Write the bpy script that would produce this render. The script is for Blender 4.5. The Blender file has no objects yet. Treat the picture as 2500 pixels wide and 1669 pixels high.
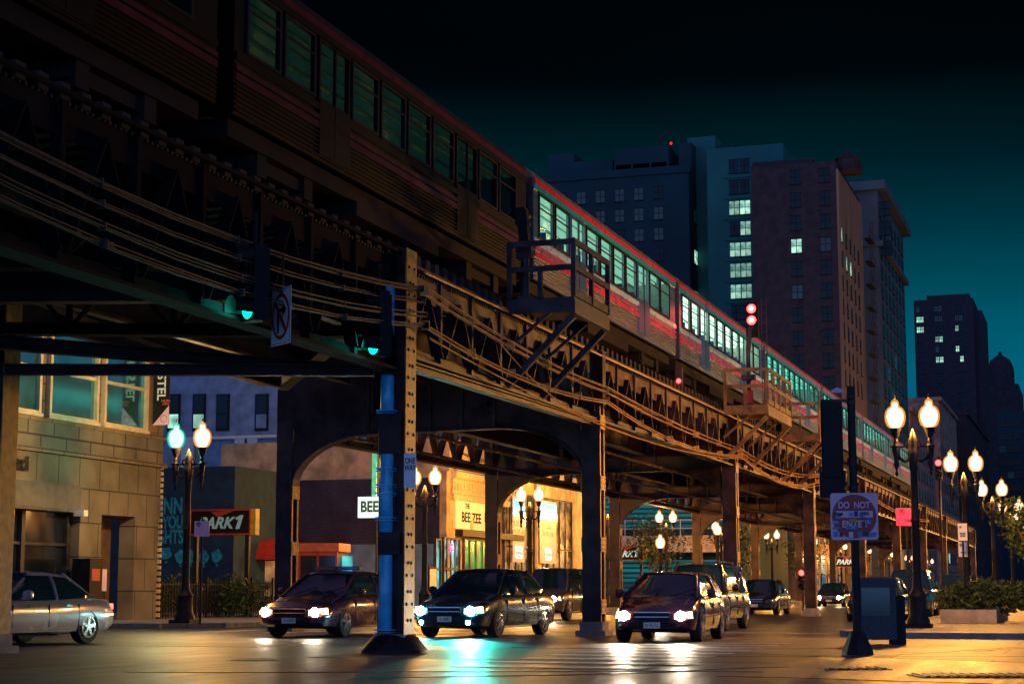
import bpy, math, random
from mathutils import Vector, Matrix
R = math.radians
random.seed(7)
sc = bpy.context.scene
COL = sc.collection

# ------------------------------------------------------------------ camera
H_CAM = 1.05; F = 4350.0; PITCH = R(7.925); YAW = R(18.15)
cam = bpy.data.cameras.new("camera"); cam.lens = F/2500*36; cam.sensor_width = 36; cam.clip_end = 4000; cam.clip_start = .1
co = bpy.data.objects.new("camera", cam); COL.objects.link(co)
co.location = (0, 0, H_CAM); co.rotation_euler = (math.pi/2+PITCH, 0, YAW)
sc.camera = co
sc.view_settings.view_transform = 'Standard'; sc.view_settings.look = 'None'
sc.view_settings.exposure = 0; sc.view_settings.gamma = 1

# ------------------------------------------------------------------ sky (dusk: teal glow low down; blue behind camera and purple overhead added as fill)
w = bpy.data.worlds.new("World"); sc.world = w; w.use_nodes = True
nt = w.node_tree; nt.nodes.clear()
def wn(t, **k):
    n = nt.nodes.new(t)
    for a, b in k.items(): setattr(n, a, b)
    return n
def ramp_set(n, stops, interp='LINEAR'):
    cr = n.color_ramp; cr.interpolation = interp
    while len(cr.elements) > 1: cr.elements.remove(cr.elements[-1])
    cr.elements[0].position = stops[0][0]; cr.elements[0].color = (*stops[0][1], 1)
    for p, c in stops[1:]:
        e = cr.elements.new(p); e.color = (*c, 1)
out = wn('ShaderNodeOutputWorld'); bg = wn('ShaderNodeBackground'); tc = wn('ShaderNodeTexCoord')
sp = wn('ShaderNodeSeparateXYZ'); nt.links.new(tc.outputs['Generated'], sp.inputs[0])
r1 = wn('ShaderNodeValToRGB')
ramp_set(r1, [(0, (.004, .12, .20)), (.06, (.0, .13, .22)), (.115, (.0, .11, .18)), (.16, (.0, .065, .10)), (.2, (.0, .030, .047)), (.235, (.0, .012, .018)), (.28, (.0, .0015, .0025)), (.36, (.0003, .0008, .0015)), (.5, (.03, .024, .06)), (1, (.09, .06, .16))])
r2 = wn('ShaderNodeValToRGB')
ramp_set(r2, [(0, (.22, .40, .95)), (.25, (.18, .32, .8)), (.5, (.05, .07, .2)), (1, (0, 0, 0))])  # unseen blue glow behind the camera, added to light camera-facing sides
m1 = wn('ShaderNodeMapRange'); m1.inputs['From Min'].default_value = .15; m1.inputs['From Max'].default_value = -.8
nt.links.new(sp.outputs['Z'], r1.inputs[0]); nt.links.new(sp.outputs['Z'], r2.inputs[0]); nt.links.new(sp.outputs['Y'], m1.inputs[0])
mx = wn('ShaderNodeMixRGB', blend_type='ADD'); nt.links.new(m1.outputs[0], mx.inputs[0]); nt.links.new(r1.outputs[0], mx.inputs[1]); nt.links.new(r2.outputs[0], mx.inputs[2])
cn_ = wn('ShaderNodeTexNoise'); cn_.inputs['Scale'].default_value = 3; cn_.inputs['Detail'].default_value = 6; mpp = wn('ShaderNodeMapping'); mpp.inputs['Scale'].default_value = (1, 1, 3.5); nt.links.new(tc.outputs['Generated'], mpp.inputs[0]); nt.links.new(mpp.outputs[0], cn_.inputs['Vector']); cr_ = wn('ShaderNodeValToRGB'); ramp_set(cr_, [(.3, (.68, .72, .8)), (.7, (1.4, 1.25, 1.2))]); nt.links.new(cn_.outputs[0], cr_.inputs[0]); mu = wn('ShaderNodeMixRGB', blend_type='MULTIPLY'); mu.inputs[0].default_value = 1; nt.links.new(mx.outputs[0], mu.inputs[1]); nt.links.new(cr_.outputs[0], mu.inputs[2]); nt.links.new(mu.outputs[0], bg.inputs[0]); nt.links.new(bg.outputs[0], out.inputs[0]); bg.inputs[1].default_value = 1.0

# ------------------------------------------------------------------ pixel of the photograph -> point of the place
_cp, _sp, _cy, _sy = math.cos(PITCH), math.sin(PITCH), math.cos(YAW), math.sin(YAW)
RT = Vector((_cy, _sy, 0)); FW = Vector((-_sy*_cp, _cy*_cp, _sp)); UP = RT.cross(FW)
CAM = Vector((0, 0, H_CAM))
def ray(px, py): return RT*(px-1250)+UP*(834.5-py)+FW*F
def atz(px, py, z=0): d = ray(px, py); return CAM+d*((z-H_CAM)/d.z)
def atX(px, py, X): d = ray(px, py); return CAM+d*(X/d.x)
def atY(px, py, Y): d = ray(px, py); return CAM+d*(Y/d.y)
def atd(px, py, zc):
    d = ray(px, py); return CAM+d*(zc/(d.x*-_sy+d.y*_cy))

# ------------------------------------------------------------------ materials
def mat(name, col, rough=.6, metal=0, var=.25, scale=4, bump=0, bscale=40, emit=None, estr=0, col2=None, spec=.5, coat=0, stretch=None):
    m = bpy.data.materials.new(name); m.use_nodes = True; t = m.node_tree; N = t.nodes; L = t.links
    b = N['Principled BSDF']; b.inputs['Roughness'].default_value = rough; b.inputs['Metallic'].default_value = metal
    b.inputs['Specular IOR Level'].default_value = spec; b.inputs['Coat Weight'].default_value = coat
    c = N.new('ShaderNodeTexCoord'); mp = N.new('ShaderNodeMapping'); L.new(c.outputs['Object'], mp.inputs[0])
    if stretch: mp.inputs['Scale'].default_value = stretch
    n = N.new('ShaderNodeTexNoise'); n.inputs['Scale'].default_value = scale; n.inputs['Detail'].default_value = 6
    L.new(mp.outputs[0], n.inputs['Vector'])
    r = N.new('ShaderNodeValToRGB'); lo = tuple(x*(1-var) for x in col); hi = col2 or tuple(min(1, x*(1+var)) for x in col)
    ramp_set(r, [(.35, lo), (.65, hi)]); L.new(n.outputs[0], r.inputs[0]); L.new(r.outputs[0], b.inputs['Base Color'])
    rr = N.new('ShaderNodeMapRange'); rr.inputs['To Min'].default_value = max(.02, rough-.12); rr.inputs['To Max'].default_value = min(1, rough+.12)
    L.new(n.outputs[0], rr.inputs[0]); L.new(rr.outputs[0], b.inputs['Roughness'])
    if bump:
        n2 = N.new('ShaderNodeTexNoise'); n2.inputs['Scale'].default_value = bscale; n2.inputs['Detail'].default_value = 4; L.new(c.outputs['Object'], n2.inputs['Vector'])
        bp = N.new('ShaderNodeBump'); bp.inputs['Strength'].default_value = bump; bp.inputs['Distance'].default_value = .02
        L.new(n2.outputs[0], bp.inputs['Height']); L.new(bp.outputs[0], b.inputs['Normal'])
    if emit:
        b.inputs['Emission Color'].default_value = (*emit, 1); b.inputs['Emission Strength'].default_value = estr
    return m
def brickmat(name, c1, c2, mortar, sx=.25, sy=.08, ms=.012, rough=.85, bump=.5, axis='X'):
    m = bpy.data.materials.new(name); m.use_nodes = True; t = m.node_tree; N = t.nodes; L = t.links
    b = N['Principled BSDF']; b.inputs['Roughness'].default_value = rough
    c = N.new('ShaderNodeTexCoord'); s = N.new('ShaderNodeSeparateXYZ'); cb = N.new('ShaderNodeCombineXYZ'); L.new(c.outputs['Object'], s.inputs[0])
    L.new(s.outputs[axis], cb.inputs['X']); L.new(s.outputs['Z'], cb.inputs['Y'])
    k = N.new('ShaderNodeTexBrick'); L.new(cb.outputs[0], k.inputs['Vector'])
    k.inputs['Scale'].default_value = 1; k.inputs['Brick Width'].default_value = sx; k.inputs['Row Height'].default_value = sy; k.inputs['Mortar Size'].default_value = ms
    k.inputs['Color1'].default_value = (*c1, 1); k.inputs['Color2'].default_value = (*c2, 1); k.inputs['Mortar'].default_value = (*mortar, 1)
    n = N.new('ShaderNodeTexNoise'); n.inputs['Scale'].default_value = .9; n.inputs['Detail'].default_value = 8; L.new(c.outputs['Object'], n.inputs['Vector'])
    r = N.new('ShaderNodeValToRGB'); ramp_set(r, [(.3, (.5, .5, .5)), (.7, (1.15, 1.15, 1.15))]); L.new(n.outputs[0], r.inputs[0])
    mm = N.new('ShaderNodeMixRGB'); mm.blend_type = 'MULTIPLY'; mm.inputs[0].default_value = 1; L.new(k.outputs[0], mm.inputs[1]); L.new(r.outputs[0], mm.inputs[2])
    L.new(mm.outputs[0], b.inputs['Base Color'])
    bp = N.new('ShaderNodeBump'); bp.inputs['Strength'].default_value = bump; bp.inputs['Distance'].default_value = .015; bp.invert = True
    L.new(k.outputs['Fac'], bp.inputs['Height']); L.new(bp.outputs[0], b.inputs['Normal'])
    return m
def emis(name, col, s, col2=None, scale=3, stretch=(1, 1, 1), s2=.4):
    m = bpy.data.materials.new(name); m.use_nodes = True; t = m.node_tree; N = t.nodes; L = t.links; b = N['Principled BSDF']
    b.inputs['Base Color'].default_value = (.03, .03, .03, 1); b.inputs['Roughness'].default_value = .15
    c = N.new('ShaderNodeTexCoord'); mp = N.new('ShaderNodeMapping'); mp.inputs['Scale'].default_value = stretch; L.new(c.outputs['Object'], mp.inputs[0])
    n = N.new('ShaderNodeTexNoise'); n.inputs['Scale'].default_value = scale; L.new(mp.outputs[0], n.inputs['Vector'])
    r = N.new('ShaderNodeValToRGB'); ramp_set(r, [(.38, tuple(x*s2 for x in (col2 or col))), (.62, col)]); L.new(n.outputs[0], r.inputs[0])
    L.new(r.outputs[0], b.inputs['Emission Color']); b.inputs['Emission Strength'].default_value = s
    if 'window' in name:
        oi = N.new('ShaderNodeObjectInfo'); mr = N.new('ShaderNodeMapRange'); mr.inputs['To Min'].default_value = s*.35; mr.inputs['To Max'].default_value = s*1.15; L.new(oi.outputs['Random'], mr.inputs[0]); L.new(mr.outputs[0], b.inputs['Emission Strength'])
    return m
def asphalt():
    m = bpy.data.materials.new("asphalt"); m.use_nodes = True; t = m.node_tree; N = t.nodes; L = t.links; b = N['Principled BSDF']
    c = N.new('ShaderNodeTexCoord')
    n1 = N.new('ShaderNodeTexNoise'); n1.inputs['Scale'].default_value = .35; n1.inputs['Detail'].default_value = 8; n1.inputs['Roughness'].default_value = .6
    mp = N.new('ShaderNodeMapping'); mp.inputs['Scale'].default_value = (.35, 1, 1); mp.inputs['Rotation'].default_value = (0, 0, R(-8)); L.new(c.outputs['Object'], mp.inputs[0]); L.new(mp.outputs[0], n1.inputs['Vector'])
    n2 = N.new('ShaderNodeTexNoise'); n2.inputs['Scale'].default_value = 16; n2.inputs['Detail'].default_value = 9; n2.inputs['Roughness'].default_value = .8; L.new(c.outputs['Object'], n2.inputs['Vector'])
    n3 = N.new('ShaderNodeTexVoronoi'); n3.feature = 'DISTANCE_TO_EDGE'; n3.inputs['Scale'].default_value = .22; L.new(c.outputs['Object'], n3.inputs['Vector'])
    r = N.new('ShaderNodeValToRGB'); ramp_set(r, [(.3, (.010, .018, .045)), (.5, (.022, .035, .085)), (.7, (.07, .085, .15))]); L.new(n1.outputs[0], r.inputs[0])
    cr = N.new('ShaderNodeValToRGB'); ramp_set(cr, [(0, (.3, .3, .3)), (.012, (1, 1, 1))]); L.new(n3.outputs[0], cr.inputs[0])
    mm = N.new('ShaderNodeMixRGB'); mm.blend_type = 'MULTIPLY'; mm.inputs[0].default_value = 1; L.new(r.outputs[0], mm.inputs[1]); L.new(cr.outputs[0], mm.inputs[2])
    m2 = N.new('ShaderNodeMixRGB'); m2.blend_type = 'OVERLAY'; m2.inputs[0].default_value = .8; L.new(mm.outputs[0], m2.inputs[1]); L.new(n2.outputs[0], m2.inputs[2])
    mp4 = N.new('ShaderNodeMapping'); mp4.inputs['Scale'].default_value = (1.5, .16, 1); mp4.inputs['Rotation'].default_value = (0, 0, R(17)); L.new(c.outputs['Object'], mp4.inputs[0])
    n4 = N.new('ShaderNodeTexNoise'); n4.inputs['Scale'].default_value = 1.6; n4.inputs['Detail'].default_value = 10; n4.inputs['Roughness'].default_value = .75; L.new(mp4.outputs[0], n4.inputs['Vector'])
    r4 = N.new('ShaderNodeValToRGB'); ramp_set(r4, [(.36, (.2, .25, .35)), (.5, (.6, .65, .8)), (.66, (1.5, 1.5, 1.7))]); L.new(n4.outputs[0], r4.inputs[0])
    m5 = N.new('ShaderNodeMixRGB'); m5.blend_type = 'MULTIPLY'; m5.inputs[0].default_value = 1; L.new(m2.outputs[0], m5.inputs[1]); L.new(r4.outputs[0], m5.inputs[2])
    L.new(m5.outputs[0], b.inputs['Base Color'])
    rr = N.new('ShaderNodeMapRange'); rr.inputs['From Min'].default_value = .3; rr.inputs['From Max'].default_value = .7; rr.inputs['To Min'].default_value = .28; rr.inputs['To Max'].default_value = .55
    L.new(n4.outputs[0], rr.inputs[0]); L.new(rr.outputs[0], b.inputs['Roughness'])
    bp = N.new('ShaderNodeBump'); bp.inputs['Strength'].default_value = .8; bp.inputs['Distance'].default_value = .012; L.new(n2.outputs[0], bp.inputs['Height']); L.new(bp.outputs[0], b.inputs['Normal'])
    return m
M = {}
M['asphalt'] = asphalt()
M['paving'] = brickmat('paving', (.26, .24, .22), (.3, .28, .25), (.1, .1, .1), 1.5, 1.5, .02, .6, .2)
_t = M['paving'].node_tree; _cb = [n for n in _t.nodes if n.type == 'COMBXYZ'][0]; _s = [n for n in _t.nodes if n.type == 'SEPXYZ'][0]; _t.links.new(_s.outputs['Y'], _cb.inputs['Y'])
M['patch'] = mat('asphalt_patch', (.03, .033, .05), .45, 0, .3, 30, .5, 80)
M['kerb'] = mat('kerb', (.3, .29, .27), .7, bump=.2)
M['paint_white'] = mat('road_paint', (.45, .44, .42), .5, var=.5, scale=9, bump=.1)
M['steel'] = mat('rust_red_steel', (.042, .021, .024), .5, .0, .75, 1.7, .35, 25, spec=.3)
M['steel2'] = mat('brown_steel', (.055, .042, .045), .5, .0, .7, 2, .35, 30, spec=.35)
M['steel_dark'] = mat('shaded_steel', (.008, .006, .008), .85, .0, .5, 3, .25, 25, spec=.1)  # darker copy for the near girders, shade put into the colour
M['plate_mid'] = mat('dim_lamplit_steel', (.24, .13, .04), .5, 0, .5, 3, .2, 30)  # lamp gold on the second platform put into the colour
M['plate_gold'] = mat('lamplit_steel', (.6, .29, .045), .5, 0, .35, 7, .25, 30)  # yellow lamp light on the column sides put into the colour
M['plate'] = mat('tan_steel', (.16, .085, .04), .5, 0, .75, 2.2, .3, 30, spec=.3)
M['pipe'] = mat('blue_light_paint', (.04, .5, .9), .28, 0, .12, 6, coat=.5)  # blue light falling on the corner column, put into the colour
M['iron'] = mat('black_iron', (.016, .014, .016), .5, 0, .5, 6, .3, 60, spec=.3)
M['rivet'] = mat('dark_rivet', (.02, .015, .015), .5)
M['tie'] = mat('timber_tie', (.035, .025, .02), .9, 0, .4, 8, .5, 30)
M['rail'] = mat('rail_steel', (.35, .3, .26), .3, .9)
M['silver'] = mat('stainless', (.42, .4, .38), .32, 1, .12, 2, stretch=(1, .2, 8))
M['silver_dark'] = mat('shaded_stainless', (.014, .013, .014), .55, 1, .12, 2, stretch=(1, .2, 8))  # darker copy for the two nearest cars, shade put into the colour
M['red_stripe'] = mat('red_streak_paint', (.9, .015, .03), .3, 0, .1, coat=.4)  # stripe paints stand in for the train's streaked lights
M['shaded_red'] = mat('shaded_red_streak_paint', (.16, .01, .012), .35, 0, .2)  # darker copy of the stripe red, shade put into the colour
M['pink_stripe'] = mat('magenta_paint', (.8, .04, .2), .3, 0, .1, coat=.4)
M['teal_stripe'] = mat('teal_streak_paint', (.02, .5, .42), .3, 0, .1, coat=.4)
M['white_stripe'] = mat('pale_blue_streak_paint', (.6, .85, .95), .3, 0, .1, coat=.4)
M['train_roof'] = mat('train_roof', (.3, .2, .13), .5, .4)
M['dark'] = mat('dark_underframe', (.014, .012, .014), .8, spec=.2)
M['stone'] = brickmat('limestone', (.2, .165, .13), (.165, .14, .11), (.04, .03, .025), 1.35, .5, .03, .8, .5, 'Y')
M['stone_smooth'] = brickmat('smooth_limestone', (.22, .17, .12), (.19, .15, .11), (.05, .04, .03), 1.15, 1.02, .022, .75, .4, 'Y')
M['frame_cream'] = mat('cream_frame', (.58, .47, .3), .55, 0, .15, 4, .1)
M['glass_dark'] = mat('dark_glass', (.15, .5, .6), .06, .9, .2, 1, spec=.9)
M['shop_glass'] = mat('shop_glass', (.012, .014, .018), .06, 0, .3, 1, spec=.8)
M['fascia'] = mat('slate_fascia', (.06, .08, .1), .35)
M['brown_wood'] = mat('brown_panel', (.16, .08, .045), .6)
M['brick'] = brickmat('painted_brick', (.05, .04, .07), (.08, .055, .09), (.035, .03, .05), .24, .08, .012)
M['mural'] = mat('navy_mural_wall', (.012, .05, .085), .8, 0, .35, 2, .3, 20)
M['mural_teal'] = mat('teal_mural_paint', (.02, .42, .5), .7, 0, .35, 6)
M['bluewall'] = mat('pale_blue_wall', (.2, .3, .42), .75, 0, .25, 1.5)
M['cream'] = mat('cream_stucco', (.78, .6, .34), .8, 0, .3, 1.2, .3, 15)
M['tan'] = mat('tan_stucco', (.55, .38, .18), .8, 0, .35, 1.5, .3, 12)
M['terracotta'] = mat('cream_cornice', (.65, .5, .3), .7, 0, .2, 6, .4, 20)
M['black'] = mat('black_paint', (.01, .009, .011), .55, 0, .4, 6, spec=.25)
M['white'] = mat('white_panel', (.75, .72, .68), .5, 0, .08)
M['sign_white'] = mat('sign_white', (.86, .88, .9), .4, 0, .06)
M['sign_pink'] = mat('pinklit_sign', (.85, .55, .72), .45, 0, .1)  # pink light on white signs put into their colour
M['sign_red'] = mat('sign_red', (.35, .02, .03), .4, 0, .15)
M['red'] = mat('red_paint', (.5, .05, .025), .4, 0, .15)
M['orange'] = mat('orange_paint', (.75, .13, .04), .45, 0, .15)
M['sticker_blue'] = mat('sticker_blue', (.12, .3, .65), .5, 0, .4, 20)
M['sticker_dark'] = mat('sticker_dark', (.03, .04, .06), .5, 0, .4, 20)
M['yellow'] = mat('yellow_paint', (.62, .36, .04), .5, 0, .2)
M['concrete'] = mat('concrete', (.34, .3, .26), .8, 0, .25, 3, .4, 30)
M['leaf'] = mat('leaf', (.05, .085, .02), .6, 0, .5, 3)
M['leaf2'] = mat('leaf_dark', (.03, .055, .02), .6, 0, .5, 3)
M['bark'] = mat('bark', (.09, .06, .04), .9, 0, .4, 8, .6)
M['tyre'] = mat('tyre_rubber', (.014, .014, .015), .75)
M['rim'] = mat('alloy_rim', (.6, .58, .56), .25, .9)
M['chrome'] = mat('chrome', (.7, .7, .72), .12, 1, .05)
M['carglass'] = mat('car_glass', (.006, .035, .045), .04, 0, .1, spec=1)
M['dim_cable'] = mat('shaded_cable', (.07, .045, .03), .6, 0, .3, 30)  # darker cable copy for the upper left, shade put into the colour
M['cable_gold'] = mat('lamplit_cable', (.75, .42, .1), .38, .2, .3, 30)  # lamp gold on the cables put into the colour
# light sources
def shell(name, col, st, mixf):
    m = bpy.data.materials.new(name); m.use_nodes = True; t = m.node_tree; t.nodes.clear(); N = t.nodes; o = N.new('ShaderNodeOutputMaterial'); e = N.new('ShaderNodeEmission'); tr = N.new('ShaderNodeBsdfTransparent'); mx = N.new('ShaderNodeMixShader')
    n = N.new('ShaderNodeTexNoise'); n.inputs['Scale'].default_value = 6; mr = N.new('ShaderNodeMapRange'); mr.inputs['To Min'].default_value = mixf*.8; mr.inputs['To Max'].default_value = mixf*1.2; t.links.new(n.outputs[0], mr.inputs[0]); t.links.new(mr.outputs[0], mx.inputs[0])
    e.inputs[0].default_value = (*col, 1); e.inputs[1].default_value = st; t.links.new(tr.outputs[0], mx.inputs[1]); t.links.new(e.outputs[0], mx.inputs[2]); t.links.new(mx.outputs[0], o.inputs[0]); M[name] = m
shell('globe', (4.6, 4.0, 2.9), 1.0, .5); shell('globe_cool', (2.3, 3.0, 2.4), 1.0, .5); shell('globe_far', (4.6, 4.0, 2.9), 1.0, .5); shell('glow_shell', (1, .36, .03), 1.3, .5); shell('glow_shell_cool', (.0, .8, .45), 1.0, .5)  # outer shells added round the globes to carry their rim glow
ORG = (1.0, .43, .075)
BULB = {}
for nm, c_, e_ in (('globe', ORG, 4600), ('globe_cool', (.45, 1, .6), 1300), ('globe_far', ORG, 1500)):
    la = bpy.data.lights.new('bulb_light', 'POINT'); la.energy = e_; la.color = c_; la.shadow_soft_size = .16; BULB[nm] = la
M['head_warm'] = emis('headlight_warm', (1, .85, .6), 150, s2=.9)
M['lens_warm'] = emis('headlamp_glass_warm', (1, .8, .5), 5, s2=.7)
M['lens_teal'] = emis('headlamp_glass_teal', (.3, 1, .95), 7, s2=.7)
M['head_teal'] = emis('headlight_teal', (.35, 1, .95), 260, s2=.9)
M['amber'] = emis('amber_lamp', (1, .35, .03), 6)
M['tail'] = emis('tail_lamp', (1, .02, .02), 3)
M['green_lens'] = emis('green_lens', (.0, .9, .6), 3.0, s2=.8)
M['red_lens'] = emis('red_lens', (1, .03, .03), 14, s2=.9)
M['red_core'] = emis('red_lens_core', (1, .35, .2), 14, s2=.9)
M['win_lit'] = emis('lit_window', (.5, .9, .65), 1.1, (.1, .42, .36), .8, s2=.6)
M['win_dim'] = emis('dim_window', (.015, .15, .16), .06, scale=.7, s2=.2)
M['win_dark'] = mat('unlit_window', (.003, .02, .026), .35, 0, .4, .5, spec=.25)
M['garage_teal'] = emis('teal_glow_surface', (.0, .3, .31), .5, (.0, .16, .22), .6, (.1, .1, 5), s2=.5)  # teal light on the garage wall put in as its own emission
M['beer'] = emis('lit_sign', (.75, 1, .85), 1.3, s2=.9)
M['teal_neon'] = emis('teal_neon', (.25, .95, .95), 2.2, scale=8, s2=.4)
M['blue_neon'] = emis('blue_neon', (.1, .15, 1), 3, s2=.8)
M['pink_neon'] = emis('pink_neon', (1, .1, .45), 3, s2=.8)
M['green_glow'] = emis('green_glow', (.03, .6, .05), .8, (.0, .3, .1), 1.2, s2=.4)
M['shop_lit'] = emis('lit_interior', (.9, .42, .12), .55, (.2, .1, .06), 1.3, s2=.15)
M['shop_teal'] = emis('lit_interior_teal', (.1, .75, .7), 1.1, (.05, .2, .25), 1.6, s2=.2)
M['park_white'] = emis('lit_letters', (.8, .95, .8), .75, s2=.9)
M['park_dim'] = emis('dim_letters', (.45, .62, .58), .3, s2=.8)
M['lamp_amber'] = emis('amber_bulb', (1, .45, .05), 3, s2=.9)

# ------------------------------------------------------------------ mesh builder
class MB:
    def __init__(s): s.v = []; s.f = []
    def add(s, vs, fs):
        o = len(s.v); s.v += [tuple(p) for p in vs]; s.f += [tuple(i+o for i in f) for f in fs]; return s
    def bx(s, x0, x1, y0, y1, z0, z1):
        return s.add([(x0, y0, z0), (x1, y0, z0), (x1, y1, z0), (x0, y1, z0), (x0, y0, z1), (x1, y0, z1), (x1, y1, z1), (x0, y1, z1)],
                     [(3, 2, 1, 0), (4, 5, 6, 7), (0, 1, 5, 4), (1, 2, 6, 5), (2, 3, 7, 6), (3, 0, 4, 7)])
    def bar(s, p, q, a, b, upv=(0, 0, 1)):
        p = Vector(p); q = Vector(q); d = (q-p).normalized(); u = Vector(upv)
        if abs(d.dot(u)) > .99: u = Vector((0, 1, 0))
        x = d.cross(u).normalized()*a/2; y = x.cross(d).normalized()*b/2
        vs = [p-x-y, p+x-y, p+x+y, p-x+y, q-x-y, q+x-y, q+x+y, q-x+y]
        return s.add(vs, [(0, 3, 2, 1)[::-1], (4, 5, 6, 7), (0, 1, 5, 4), (1, 2, 6, 5), (2, 3, 7, 6), (3, 0, 4, 7)])
    def tube(s, pts, r, n=6, r1=None):
        pts = [Vector(p) for p in pts]; o = []; k = len(pts)
        for i, p in enumerate(pts):
            d = (pts[min(i+1, k-1)]-pts[max(i-1, 0)]).normalized(); u = Vector((0, 0, 1)) if abs(d.z) < .95 else Vector((1, 0, 0))
            x = d.cross(u).normalized(); y = x.cross(d); rr = r if r1 is None else r+(r1-r)*i/max(1, k-1)
            o += [p+(x*math.cos(2*math.pi*j/n)+y*math.sin(2*math.pi*j/n))*rr for j in range(n)]
        fs = [(i*n+j, i*n+(j+1) % n, (i+1)*n+(j+1) % n, (i+1)*n+j) for i in range(k-1) for j in range(n)]
        fs += [tuple(range(n))[::-1], tuple(range((k-1)*n, k*n))]
        return s.add(o, fs)
    def lathe(s, prof, c=(0, 0, 0), n=16, axis='z', m=None):
        vs = []
        for (r, z) in prof:
            for j in range(n):
                a = 2*math.pi*j/n; p = (r*math.cos(a), r*math.sin(a), z)
                if axis == 'x': p = (p[2], p[0], p[1])
                if axis == 'y': p = (p[1], p[2], p[0])
                vs.append((p[0]+c[0], p[1]+c[1], p[2]+c[2]))
        k = len(prof); fs = [(i*n+j, i*n+(j+1) % n, (i+1)*n+(j+1) % n, (i+1)*n+j) for i in range(k-1) for j in range(n)]
        fs += [tuple(range(n))[::-1], tuple(range((k-1)*n, k*n))]
        return s.add(vs, fs)
    def prism(s, pts, plane, a, b):
        f = {'XZ': lambda p, t: (p[0], t, p[1]), 'YZ': lambda p, t: (t, p[0], p[1]), 'XY': lambda p, t: (p[0], p[1], t)}[plane]
        n = len(pts); vs = [f(p, a) for p in pts]+[f(p, b) for p in pts]
        return s.add(vs, [tuple(range(n))[::-1], tuple(range(n, 2*n))]+[(i, (i+1) % n, n+(i+1) % n, n+i) for i in range(n)])
    def rot(s, rz, c=(0, 0)):
        ca, sa = math.cos(rz), math.sin(rz)
        s.v = [(c[0]+(x-c[0])*ca-(y-c[1])*sa, c[1]+(x-c[0])*sa+(y-c[1])*ca, z) for x, y, z in s.v]; return s
    def build(s, name, m, parent=None, smooth=False, world=False):
        off = Vector((0, 0, 0))
        if world and parent is not None:
            p = parent
            while p: off += p.location; p = p.parent
        me = bpy.data.meshes.new(name); me.from_pydata([tuple(Vector(v)-off) for v in s.v], [], s.f); me.update()
        import bmesh
        bm = bmesh.new(); bm.from_mesh(me); bmesh.ops.recalc_face_normals(bm, faces=bm.faces); bm.to_mesh(me); bm.free()
        if smooth:
            for p in me.polygons: p.use_smooth = True
            try: me.set_sharp_from_angle(angle=R(35))
            except Exception: pass
        me.materials.append(M[m] if isinstance(m, str) else m)
        o = bpy.data.objects.new(name, me); COL.objects.link(o)
        if parent: o.parent = parent
        return o
def B(*a): return MB().bx(*a)
def tag(o, label, cat, group=None, kind=None):
    if label: o['label'] = label
    if cat: o['category'] = cat
    if group: o['group'] = group
    if kind: o['kind'] = kind
    return o
def thing(name, label, cat, loc=(0, 0, 0), rz=0, group=None):
    o = bpy.data.objects.new(name, None); COL.objects.link(o); o.location = loc; o.rotation_euler = (0, 0, rz); o.empty_display_size = .2
    return tag(o, label, cat, group)
def copy_tree(o, parent=None):
    c = o.copy(); COL.objects.link(c)
    if parent: c.parent = parent; c.matrix_parent_inverse = o.matrix_parent_inverse.copy()
    for ch in [x for x in bpy.data.objects if x.parent == o]: copy_tree(ch, c)
    return c
def dup(o, label, loc, rz=0):
    c = copy_tree(o); c.location = loc; c.rotation_euler = (0, 0, rz); c['label'] = label; return c
def text(s, size, loc, rot, m, parent, shear=0, bold=0, ext=.004, align='CENTER', sx=1, name='lettering'):
    cu = bpy.data.curves.new('t', 'FONT'); cu.body = s; cu.size = size; cu.align_x = align; cu.align_y = 'CENTER'; cu.shear = shear; cu.offset = bold; cu.extrude = ext; cu.space_line = .9
    t = bpy.data.objects.new('t', cu); COL.objects.link(t); dg = bpy.context.evaluated_depsgraph_get(); dg.update()
    me = bpy.data.meshes.new_from_object(t.evaluated_get(dg)); bpy.data.objects.remove(t); bpy.data.curves.remove(cu)
    mtx = Matrix.Translation(Vector(loc)) @ Matrix.Rotation(rot[2], 4, 'Z') @ Matrix.Rotation(rot[0], 4, 'X') @ Matrix.Rotation(rot[1], 4, 'Z') @ Matrix.Diagonal((sx, 1, 1, 1))
    me.transform(mtx); me.materials.clear(); me.materials.append(M[m]); me.name = name
    o = bpy.data.objects.new(name, me); COL.objects.link(o); o.parent = parent
    return o
FRONT = (math.pi/2, 0, 0); EAST = (math.pi/2, 0, math.pi/2)
def struct(name, mb, m): o = mb.build(name, m); o['kind'] = 'structure'; return o

# ------------------------------------------------------------------ ground
struct('road', B(-700, 500, -60, 1500, -.5, 0), 'asphalt')
LB = -29.0                                   # building line on the left
def walk(name, x0, x1, y0, y1):
    mb = MB(); mb.prism([(x0+1.2, y0), (x1-1.2, y0), (x1, y0+1.2), (x1, y1), (x0, y1), (x0, y0+1.2)], 'XY', .004, .13); return struct(name, mb, 'paving')
walk('sidewalk', LB-40, -23.6, 44.5, 560)
walk('sidewalk', -5.6, 40, 40.5, 560)
k = MB()
k.bx(-23.6, -23.45, 45.7, 560, .004, .135); k.bx(-5.75, -5.6, 41.7, 560, .004, .135); k.bx(-4.4, 40, 40.35, 40.5, .004, .135); k.bx(LB-40, -24.8, 44.35, 44.5, .004, .135)
struct('kerb', k, 'kerb')
mk = MB()
for i in range(7): mk.bx(-22+i*2.0, -21.1+i*2.0, 40.6, 43.4, .002, .006)
for i in range(9): y = 23.5+i*1.5; mk.bx(-8.6, -5.9, y, y+.55, .0055, .009)
mk.bx(-22.5, -6.5, 44.4, 44.9, .002, .006)
for i in range(12): mk.bx(-15.6, -15.48, 52+i*12, 55+i*12, .002, .006)
struct('road_marking', mk, 'paint_white')
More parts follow.
